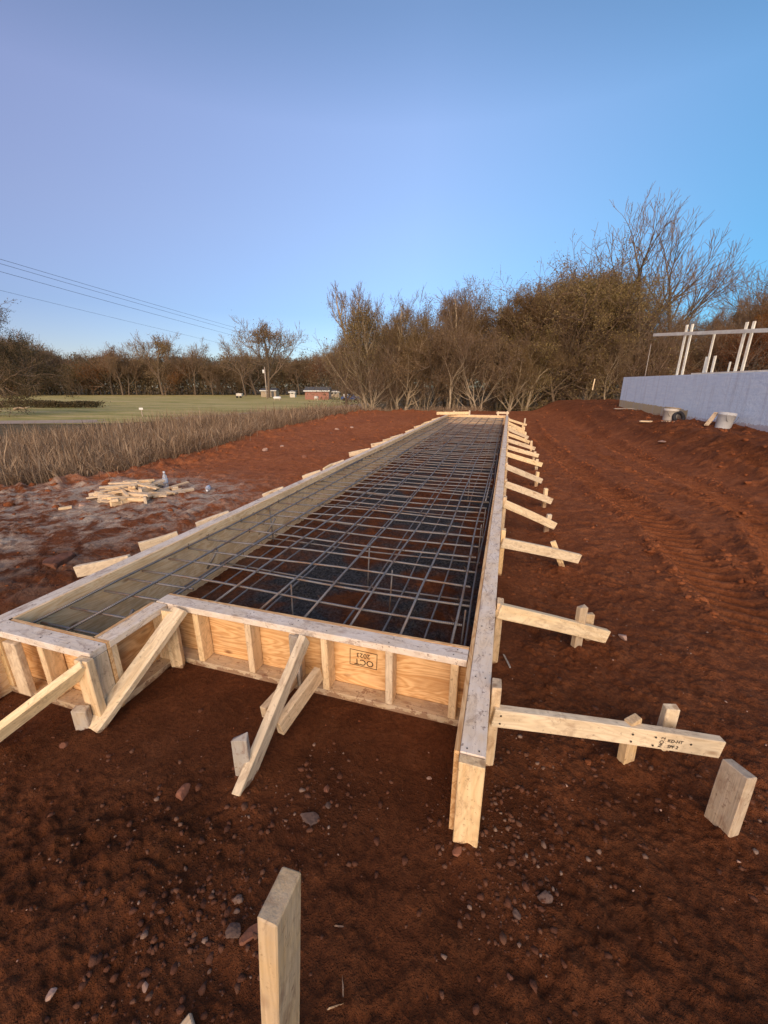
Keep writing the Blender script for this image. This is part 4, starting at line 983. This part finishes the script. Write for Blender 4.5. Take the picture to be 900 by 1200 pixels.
# front row, distinctive
front_row = [(432, 27, 338, 'olive2', 'tall thin olive tree at the left end of the wood'), (452, 30, 345, 'sparse', 'pale twiggy tree second from the left end of the wood'), (470, 27, 352, 'olive', None), (492, 31, 340, 'sparse', None), (505, 28, 343, 'brown', None),
 (528, 29, 350, 'olive2', None), (548, 32, 334, 'brown', 'brown tree with a small reddish top above its neighbours in the middle of the wood'), (566, 26, 368, 'shrubby', 'wide shrubby tree with pale forking stems just beyond the far end of the form'), (585, 31, 345, 'olive', None),
 (612, 30, 330, 'olive', None), (598, 30, 334, 'dense', None), (640, 30, 300, 'dense', 'tallest dense golden-olive tree in the wood, right of the form'), (668, 29, 318, 'dense', 'broad golden-olive tree leaning out over the right end of the soil pad'), (616, 28, 366, 'olive', None),
 (690, 31, 335, 'brown', None), (705, 30, 350, 'bare2', None), (722, 31, 338, 'sparse', None), (740, 30, 350, 'bare', None)]
for px, fw, tp, v, lb in front_row:
    tpx(px, fw, tp, v, lb, base=5.0 if v == 'shrubby' else 9.0)
tpx(742, 27, 236, 'bare', 'tallest bare tree, its fan of twigs standing high against the sky at the right')
tpx(778, 31, 252, 'bare', 'second tall bare tree just right of the tallest one')
back_rows = []
for k in range(44):
    px = 405 + (k * 61.8) % 620; fw = 36 + (k * 7.3) % 24
    top = np.interp(px, [400, 470, 560, 640, 700, 740, 800, 860, 900, 1030], [385, 365, 360, 335, 352, 362, 352, 345, 322, 300]) + rt.uniform(4, 34)
    v = rt.choice(['brown', 'sparse', 'bare2', 'brown', 'olive', 'bare2'] if px < 720 else ['brown', 'bare', 'rust', 'bare2', 'sparse', 'brown'])
    tpx(px, fw, top, v)
for px, fw, tp, v, lb in ((868, 24, 378, 'rust', 'rust-orange tree above the posts at the right edge'), (905, 26, 345, 'rust', 'larger rust-brown tree cut off by the right edge'), (850, 30, 340, 'bare', None), (885, 30, 296, 'bare2', 'bare tree rising highest at the right edge of the photo'), (830, 28, 350, 'brown', None), (760, 27, 390, 'brown', None), (745, 26, 395, 'shrubby', None), (800, 27, 372, 'sparse', None), (925, 30, 300, 'brown', None), (955, 28, 310, 'brown', None)):
    tpx(px, fw, tp, v, lb, base=5.0 if v == 'shrubby' else 9.0)
for px, fw, tp, v in ((428, 26, 405, 'shrubby'), (462, 27, 395, 'sparse'), (500, 27, 400, 'shrubby'), (530, 26, 380, 'sparse'), (598, 27, 395, 'olive'), (618, 27, 385, 'sparse'), (655, 27, 380, 'brown'), (688, 28, 390, 'olive'), (712, 26, 385, 'sparse')):
    tpx(px, fw, tp, v, base=5.0 if v == 'shrubby' else 9.0)
# far treeline beyond the field
VF = {
 'fbrown': tree_fork(21, 16, 1, .50, 4, (10, 5, 4, 4), (.5, 1.0), (.56, .62, .62, .62), 10000, .24, 'leaf_brown', 'bark', .24, .03, lsp=1.6, rmin=.02, start=.12, dome=.95, gap=2.5),
 'fdark': tree_fork(22, 16, 2, .46, 4, (10, 5, 4, 4), (.5, 1.05), (.56, .62, .62, .62), 8000, .26, 'leaf_dark', 'bark_dark', .22, .02, lsp=1.8, rmin=.02, start=.08, dome=.95, gap=2.5),
 'fbare': tree_fork(23, 16, 1, .44, 5, (7, 5, 4, 3, 3), (.4, .8), (.60, .62, .62, .62, .62), 2200, .22, 'leaf_brown', 'bark', .22, .06, lsp=1.0, rmin=.018, start=.4),
 'fsparse': tree_fork(24, 16, 1, .48, 5, (9, 5, 4, 3, 3), (.45, .9), (.52, .62, .62, .62, .62), 8000, .24, 'leaf_brown', 'bark', .22, .05, lsp=1.2, rmin=.018, start=.3, dome=.95, gap=2.5),
 'frust': tree_fork(25, 16, 1, .50, 4, (10, 5, 4, 4), (.5, 1.0), (.56, .62, .62, .62), 7000, .26, 'leaf_rust', 'bark_dark', .24, .03, lsp=1.6, rmin=.02, start=.12, dome=.95, gap=2.5),
}
LF_ = {'fbrown': 'brown leafy tree in the far treeline across the field', 'fdark': 'dark leafy tree in the far treeline across the field', 'fbare': 'bare pale-trunked tree in the far treeline across the field', 'fsparse': 'thinly leaved tree in the far treeline across the field', 'frust': 'rusty-leaved tree in the far treeline across the field'}
NF = {'fbrown': 'broadleaf_tree', 'fdark': 'dark_tree', 'fbare': 'bare_tree', 'fsparse': 'thin_tree', 'frust': 'rust_tree'}
def fpx(px, fwd, top_py, v, label=None, szk=1.0):
    x, y = far_at(px, fwd); z = hs(x, y); r = ray(px, top_py); zt = CAM_H + r[2] * math.hypot(x, y) / math.hypot(r[0], r[1]); sc = (zt - z) / 16 / szk
    put_tree(VF[v], x, y, z - .2, sc, rt.uniform(0, 6.28), NF[v], label or LF_[v], None if label else 'far treeline, ' + v[1:] + ' kind', szk)
def ftop(px): return float(np.interp(px, [-60, 0, 45, 60, 110, 130, 160, 220, 260, 300, 340, 380, 420], [400, 392, 402, 412, 416, 412, 416, 414, 416, 412, 416, 412, 400]))
for k in range(92):
    px = -60 + (k * 61.8034) % 500; fw = 150 + (k * 17.3) % 42
    fpx(px, fw, ftop(px) + rt.uniform(-3, 8), rt.choice(['fbrown', 'fdark', 'fsparse', 'fbrown', 'fbrown', 'fsparse', 'fbrown', 'frust'] if k % 2 else ['fdark', 'fbrown', 'fsparse']))
for px, fw, tp, v, lb in ((131, 155, 403, 'frust', 'reddish round-topped tree standing out of the far treeline at the left'), (150, 152, 400, 'fbare', 'bare pale tree right of the reddish round-topped one'), (190, 150, 391, 'fsparse', 'tall thin-leaved tree left of the utility pole in the far treeline'), (228, 152, 396, 'fbare', 'bare tree midway between the tall thin-leaved tree and the pole'),
                       (314, 120, 376, 'fsparse', 'tallest isolated tree beside the utility pole'), (287, 140, 392, 'fbare', 'slim bare tree just left of the utility pole'), (401, 110, 386, 'fbare', 'broad bare tree at the left foot of the near wood'), (378, 140, 414, 'frust', 'small rusty tree behind the brick shed'), (30, 140, 388, 'fdark', 'dark rounded tree at the left end of the far treeline'), (5, 138, 386, 'fbrown', 'tall brown tree at the extreme left of the far treeline')):
    fpx(px, fw, tp, v, lb)
# nearer oak leaning in from the left
VO = tree_fork(31, 12, 1, .45, 5, (9, 5, 4, 4, 3), (.6, 1.1), (.75, .65, .62, .6, .6), 34000, .13, 'leaf_dark', 'bark_dark', .28, .02, lsp=.5, rmin=.010, start=.2, gap=1.6)
x, y = far_at(-40, 46); rr_ = ray(-40, 322); put_tree(VO, x, y, hs(x, y), (CAM_H + rr_[2] * math.hypot(x, y) / math.hypot(rr_[0], rr_[1]) - hs(x, y)) / 12, 1.0, 'oak_tree', 'near dark oak whose branches reach in at the left edge')

# understorey masses
def brush(name, paths, n, h, leaf, lm, width, seed):
    rg = np.random.default_rng(seed); P = []
    for path in paths:
        p = np.array(path); t = rg.uniform(0, len(p) - 1.001, n); i = t.astype(int); u_ = (t - i)[:, None]; P.append(p[i] + (p[i + 1] - p[i]) * u_)
    P = np.vstack(P); P = P + rg.normal(0, width * .5, P.shape); z = height(P[:, 0], P[:, 1], False)
    hh = h * (.55 + .6 * fbm(P[:, 0] * .35, P[:, 1] * .35, seed, 3)); Z = z + hh * rg.uniform(0, 1, len(P)) ** .8
    c = np.column_stack([P, Z]); k = len(c); a = rg.normal(0, 1, (k, 3)); a /= np.linalg.norm(a, axis=1)[:, None]; b_ = np.cross(a, rg.normal(0, 1, (k, 3))); b_ /= np.linalg.norm(b_, axis=1)[:, None]
    sz = leaf * rg.uniform(.5, 1.3, (k, 1)) * .5
    V = np.stack([c - a * sz, c + b_ * sz * .6, c + a * sz, c - b_ * sz * .6], 1).reshape(-1, 3)
    return tag(link(name, np_mesh(name, V, np.arange(k * 4).reshape(-1, 4)), M[lm]), kind='stuff')
brush('undergrowth', [[far_at(p, 36) for p in (412, 520, 640, 760, 900, 1000)], [far_at(p, 46) for p in (400, 520, 640, 760, 900, 1000)]], 80000, 6.5, .14, 'leaf_wood', 4.0, 3)
brush('far_undergrowth', [[far_at(p, 160) for p in (-80, 100, 250, 440)], [far_at(p, 175) for p in (-80, 100, 250, 440)]], 70000, 15.0, .5, 'leaf_wood', 6, 4)
brush('hedge_scrub', [[far_at(p, 66) for p in (-40, 30, 70, 112)]], 6000, 1.3, .25, 'leaf_dark', 1.3, 5)
brush('verge_scrub', [[far_at(p, 27) for p in (330, 380, 430, 470)]], 7000, .8, .12, 'leaf_dark', 2.0, 6)

# tall dry grass
def dry_grass():
    rg = np.random.default_rng(5); n = 170000
    y = rg.uniform(-4, 24, n); w = rg.uniform(0, 1, n) ** 1.25 * 8.5
    x = np.interp(y, EX, EV) + .6 - w * 1.07
    n2 = 16000; x2 = rg.uniform(-8, -1.5, n2); y2 = np.interp(x2, [-8, -4, 3], [20.3, 21.6, 24]) + rg.uniform(.5, 4, n2)
    x = np.concatenate([x, x2]); y = np.concatenate([y, y2]); k = len(x)
    d = edge_d(x, y); keep = (d > -.5) & (rg.uniform(0, 1, k) < np.where(d < .1, .10 * sst(-.5, .1, d), 1)) & (rg.uniform(0, 1, k) < sst(.2, .6, fbm(x * 2.1, y * 2.1, 88, 4)) * .7 + .3); x = x[keep]; y = y[keep]; k = len(x)
    z = height(x, y, False); big = fbm(x * .45, y * .45, 89, 3)
    h = (.45 + .75 * big) * rg.uniform(.35, 1.25, k) * 1.1 * (.45 + .55 * sst(.05, 1.2, edge_d(x, y)))
    h = h * np.where(y > 20.5, .7, 1)
    tuft = fbm(x * 1.7 + 3, y * 1.7, 93, 2) * 12.6
    a = tuft + rg.normal(0, 1.3, k); lean = np.abs(rg.normal(.45, .42, k)); dx, dy = np.cos(a) * lean, np.sin(a) * lean
    wa = rg.uniform(0, 6.283, k); ww = .0018 + .0026 * rg.uniform(0, 1, k) ** 2; wx, wy = np.cos(wa) * ww, np.sin(wa) * ww
    seed = rg.uniform(0, 1, k) < .4
    rows = []
    for t, wt in ((0, 1.0), (.45, 1.0), (.80, 1.0), (1, .3)):
        wt = np.where(seed & (t > .7), wt * 2.6, wt)
        cx = x + dx * h * t ** 2; cy = y + dy * h * t ** 2; cz = z + h * t * (1 - .35 * np.minimum(lean, 1.2) * t)
        rows.append(np.stack([cx - wx * wt, cy - wy * wt, cz], -1)); rows.append(np.stack([cx + wx * wt, cy + wy * wt, cz], -1))
    V = np.stack(rows, 1).reshape(-1, 3); b0 = (np.arange(k) * 8)[:, None]
    F = np.vstack([b0 + np.array([[0, 1, 3, 2]]), b0 + np.array([[2, 3, 5, 4]]), b0 + np.array([[4, 5, 7, 6]])])
    return tag(link('dry_grass', np_mesh('dry_grass', V, F), leaf_mat('straw', (.14, .09, .05), (.37, .255, .15), (.62, .47, .30))), kind='stuff')
dry_grass()

# ------------------------------------------------------------------ distant buildings, pole, wires
m, nt, b = mat('red_brick'); n = N(nt); br = n.new('ShaderNodeTexBrick'); br.inputs['Scale'].default_value = 4
br.inputs['Color1'].default_value = (.30, .10, .06, 1); br.inputs['Color2'].default_value = (.36, .13, .08, 1); br.inputs['Mortar'].default_value = (.32, .26, .22, 1)
mp = n.new('ShaderNodeMapping'); mp.inputs['Rotation'].default_value = (math.pi / 2, 0, 0); tc = n.new('ShaderNodeTexCoord'); n.l(tc.outputs['Object'], mp.inputs[0]); n.l(mp.outputs[0], br.inputs['Vector'])
n.l(br.outputs[0], b.inputs['Base Color']); M['brick'] = m
M['white'] = simple('white_paint', (.75, .75, .72), .6, 0, 3, .08); M['tan'] = simple('tan_siding', (.42, .34, .24), .8, 0, 2, .15); M['roof'] = simple('grey_shingles', (.10, .10, .10), .9, 0, 3, .2)
M['glass'] = simple('dark_glass', (.03, .035, .04), .15); M['blue'] = simple('blue_paint', (.03, .12, .40), .3); M['pole'] = simple('weathered_pole', (.40, .33, .27), .9, 0, 2, .2)
M['tyre'] = simple('rubber', (.02, .02, .02), .8)
def house(px, fwd, w, d, h, rh, wm, label, cat, name, wins=2, door=True):
    x, y = far_at(px, fwd); z = hs(x, y); e = empty(name, (x, y, z), label, cat, None, YAW)
    local_box('wall', -w / 2, w / 2, 0, d, -.3, h, wm, e)
    V = [(-w / 2 - .3, -.35, h), (w / 2 + .3, -.35, h), (w / 2 + .3, d + .35, h), (-w / 2 - .3, d + .35, h), (-w / 2 - .3, d / 2, h + rh), (w / 2 + .3, d / 2, h + rh)]
    F = [[0, 1, 5, 4], [2, 3, 4, 5], [0, 4, 3], [1, 2, 5], [3, 2, 1, 0]]; V = [(a, b2, c + .003) for a, b2, c in V]
    o = link('roof', np_mesh('roof', V, F), M['roof']); o.parent = e
    local_box('fascia', -w / 2 - .3, w / 2 + .3, -.39, -.352, h - .22, h + .05, M['white'], e)
    for i in range(wins):
        xx = -w / 2 + w * (i + 1) / (wins + 1) + (.0 if not door else -.4)
        wf = local_box('window', xx - .45, xx + .45, -.05, .02, 1.0, 1.9, M['white'], e, .002); p = local_box('pane', xx - .38, xx + .38, -.06, -.052, 1.07, 1.83, M['glass'], e, 0); p.parent = wf
    if door: local_box('door', w / 2 - 1.4, w / 2 - .6, -.04, .02, 0, 1.95, M['roof'], e, .002)
    return e
house(371, 104, 6.0, 5, 2.2, .9, M['brick'], 'low red brick house with a white fascia across the field', 'house', 'brick_house', 0, False)
house(314, 128, 4.6, 4, 2.0, .6, M['tan'], 'tan shed behind the foot of the utility pole', 'shed', 'shed', 1, True)
house(342, 124, 1.5, 2, 1.6, .4, M['bucket'], 'little white shed between the tan shed and brick house', 'shed', 'shed', 1, False)
house(391, 124, 3.2, 3, 1.7, .5, M['tan'], 'low open-sided tan shed right of the brick house', 'shed', 'shed', 2, False)
def tank(px, fwd, L, r, mt, label):
    x, y = far_at(px, fwd); z = hs(x, y); e = empty('tank', (x, y, z), label, 'tank', None, YAW)
    V, F = lathe([(.01, -L / 2), (r * .6, -L / 2 + .04), (r, -L / 2 + .2), (r, L / 2 - .2), (r * .6, L / 2 - .04), (.01, L / 2)], 14)
    o = link('tank_body', np_mesh('t', V, F, True), mt); o.parent = e; o.rotation_euler = (0, math.pi / 2, 0); o.location = (0, 0, r + .25)
    for s in (-1, 1): local_box('foot', s * L * .3 - .1, s * L * .3 + .1, -.3, .3, 0, .3, M['tan'], e)
tank(324, 100, 1.9, .32, M['white'], 'long white tank at the field edge right of the pole')
tank(370, 98, 1.0, .40, M['bucket'], 'small cream tank in front of the brick house')
def sign(px, fwd, h, r, label, rect=False):
    x, y = far_at(px, fwd); z = hs(x, y); e = empty('sign', (x, y, z), label, 'sign', None, YAW)
    local_box('post', -.04, .04, 0, .05, 0, h, M['pole'], e, 0)
    if rect: local_box('sign_panel', -r, r, -.04, -.005, h - r * .7, h + r * .3, M['white'], e, .004)
    else:
        V, F = lathe([(r, 0), (r, .03)], 4); o = link('sign_panel', np_mesh('s', V, F), M['white']); o.parent = e; o.rotation_euler = (math.pi / 2, 0, 0); o.location = (0, -.01, h)
sign(405, 84, 1.5, .62, 'white diamond sign by the lane in front of the blue car')
sign(161, 46, .95, .22, 'small white sign panel on a post beside the field', True)
# blue car
x, y = far_at(410, 96); e = empty('parked_car', (x, y, hs(x, y)), 'blue car parked by the lane at the edge of the wood', 'car', None, YAW + .1)
V = []; prof = [(-2.1, .35), (-2.15, .8), (-1.9, .95), (-1.2, 1.0), (-.7, 1.42), (.6, 1.45), (1.2, 1.02), (1.95, .9), (2.15, .65), (2.1, .35)]
for yy in (0, 1.7):
    V += [(a, yy, c) for a, c in prof]
k = len(prof); F = [list(range(k))[::-1], [k + i for i in range(k)]] + [[i, (i + 1) % k, k + (i + 1) % k, k + i] for i in range(k)]
o = link('body', np_mesh('body', V, F), M['blue']); o.parent = e
V = [(-1.05, -.01, 1.03), (-.66, -.01, 1.36), (.55, -.01, 1.38), (1.0, -.01, 1.03)]; o = link('window', np_mesh('w', V + [(a, -.03, c) for a, _, c in V], [[0, 1, 2, 3], [7, 6, 5, 4], [0, 4, 5, 1], [1, 5, 6, 2], [2, 6, 7, 3], [3, 7, 4, 0]]), M['glass']); o.parent = e
for xx in (-1.35, 1.35):
    for yy in (0, 1.55):
        V, F = lathe([(.2, -.1), (.33, -.1), (.33, .1), (.2, .1)], 16); o = link('wheel', np_mesh('wh', V, F, True), M['tyre']); o.parent = e; o.rotation_euler = (math.pi / 2, 0, 0); o.location = (xx, yy + .08, .33)
# white junk at the left of tan shed
for px, lb in ((279, 'small white trailer left of the utility pole at the field edge'),):
    x, y = far_at(px, 118); e = empty('trailer', (x, y, hs(x, y)), lb, 'trailer', None, YAW)
    local_box('trailer_body', -.8, .8, 0, 1.4, .5, 1.3, M['bucket'], e, .08); local_box('tow_bar', .8, 1.6, .6, .75, .5, .6, M['roof'], e, 0)
    for s in (-.5, .5):
        V, F = lathe([(.2, -.1), (.3, -.1), (.3, .1), (.2, .1)], 12); o = link('wheel', np_mesh('wh', V, F, True), M['tyre']); o.parent = e; o.rotation_euler = (math.pi / 2, 0, 0); o.location = (s, -.12, .3)
x, y = far_at(17, 58); V, F = tube([(0, 0, 0), (1.0, .1, .2), (2.0, 0, .12), (2.9, .2, .32)], [.2, .17, .14, .08], 7)
tag(link('fallen_log', np_mesh('log', V, F, True), M['bark_pale'], None, Matrix.Translation((x - 1.2, y, hs(x, y) + .2))), 'pale fallen log in front of the scrub at the left edge', 'log')
# utility pole and power lines
x, y = far_at(312, 112); zb = hs(x, y); r = ray(311, 430); zt = CAM_H + r[2] * math.hypot(x, y) / math.hypot(r[0], r[1])
e = empty('utility_pole', (x, y, zb), 'pale utility pole standing at the far edge of the field', 'utility pole')
V, F = tube([(0, 0, 0), (0, 0, zt - zb)], [.17, .12], 10); o = link('pole_shaft', np_mesh('p', V, F, True), M['pole']); o.parent = e
V, F = lathe([(.25, 0), (.28, .1), (.28, .8), (.22, .9)], 12); o = link('transformer', np_mesh('t', V, F, True), M['white']); o.parent = e; o.location = (-.4, 0, zt - zb - 1.6)
local_box('bracket', -.15, .0, -.05, .05, zt - zb - 1.3, zt - zb - 1.1, M['wire'], e, 0)
M['cable'] = simple('power_cable', (.06, .06, .07), .6)
lines = [((-140, 262), (430, 423), 'uppermost of the four overhead wires'), ((-140, 268), (430, 426), 'second overhead wire from the top, close under the uppermost'), ((-140, 279), (430, 430), 'third overhead wire from the top'), ((-140, 306), (430, 437), 'lowest and faintest of the four overhead wires')]
for i, (pa, pb, lb) in enumerate(lines):
    ra_ = ray(*pa); rb_ = ray(*pb); ka = 46 / math.hypot(ra_[0], ra_[1]); kb = 190 / math.hypot(rb_[0], rb_[1])
    a = Vector((ra_[0] * ka, ra_[1] * ka, CAM_H + ra_[2] * ka)); b_ = Vector((rb_[0] * kb, rb_[1] * kb, CAM_H + rb_[2] * kb)); pts = []
    for t in np.linspace(0, 1, 40): p = a.lerp(b_, t); p.z -= 4 * t * (1 - t) * .8; pts.append(p)
    V, F = tube(pts, .016 if i < 3 else .011, 5); o = link('power_line', np_mesh('wire', V, F, True), M['cable']); tag(o, lb + ' crossing the sky at the left', 'power line', 'overhead power lines')

# ------------------------------------------------------------------ light, sky, camera
SUN_AZ = math.radians(169.0); SUN_EL = math.radians(19)
w = bpy.data.worlds.new('World'); S.world = w; w.use_nodes = True; nt = w.node_tree; n = N(nt)
sky = n.new('ShaderNodeTexSky', sky_type='NISHITA'); sky.sun_disc = False; sky.sun_elevation = SUN_EL; sky.sun_rotation = SUN_AZ
sky.air_density = 1.0; sky.dust_density = .4; sky.ozone_density = 2.5; sky.altitude = 200
bg = nt.nodes['Background']; 
# colour of the clear dusk air: paler and pinker in the middle, deeper blue to one side
tcw = n.new('ShaderNodeTexCoord'); nv = n.new('ShaderNodeVectorMath', operation='NORMALIZE'); n.l(tcw.outputs['Generated'], nv.inputs[0])
sz_ = n.new('ShaderNodeSeparateXYZ'); n.l(nv.outputs[0], sz_.inputs[0])
tint = n.ramp(sz_.outputs[2], [(0.0, (.48, .57, .66)), (.15, (.55, .63, .74)), (.30, (.92, .87, .90)), (.445, (1.22, 1.08, 1.08)), (.56, (1.0, .97, .98)), (1.0, (1.0, .92, .92))])
dt = n.new('ShaderNodeVectorMath', operation='DOT_PRODUCT'); n.l(nv.outputs[0], dt.inputs[0]); dt.inputs[1].default_value = (math.cos(YAW), math.sin(YAW), 0)
az = n.ramp(n.math('ADD', n.math('MULTIPLY', dt.outputs['Value'], .5), .5), [(.15, (1.10, .84, .85)), (.35, (1.06, .93, .94)), (.54, (1.08, 1.05, 1.06)), (.70, (.80, .97, 1.0)), (.82, (.56, .90, .96))])
skc = n.mix(1.0, n.mix(1.0, sky.outputs[0], tint, 'MULTIPLY'), az, 'MULTIPLY')
n.l(skc, bg.inputs['Color']); bg.inputs['Strength'].default_value = .066
sd = bpy.data.lights.new('sun', 'SUN'); sd.energy = 1.5; sd.angle = math.radians(70); sd.color = (1.0, .70, .42)
so = bpy.data.objects.new('sun', sd); COL.objects.link(so)
dv = Vector((math.sin(SUN_AZ) * math.cos(SUN_EL), math.cos(SUN_AZ) * math.cos(SUN_EL), math.sin(SUN_EL)))
so.rotation_euler = dv.to_track_quat('Z', 'Y').to_euler(); so.location = dv * 30
cd = bpy.data.cameras.new('camera'); cam = bpy.data.objects.new('camera', cd); COL.objects.link(cam); S.camera = cam
cd.sensor_fit = 'VERTICAL'; cd.sensor_height = 36; cd.sensor_width = 27; cd.lens = FOC / 1200 * 36; cd.clip_end = 3000; cd.clip_start = .02
cam.location = (0, 0, CAM_H); cam.rotation_euler = (math.pi / 2 - PITCH, 0, YAW)
S.view_settings.view_transform = 'Standard'; S.view_settings.look = 'None'; S.view_settings.gamma = 1; S.view_settings.exposure = 1.6
S.render.engine = 'CYCLES'; S.cycles.use_denoising = True; S.cycles.max_bounces = 6
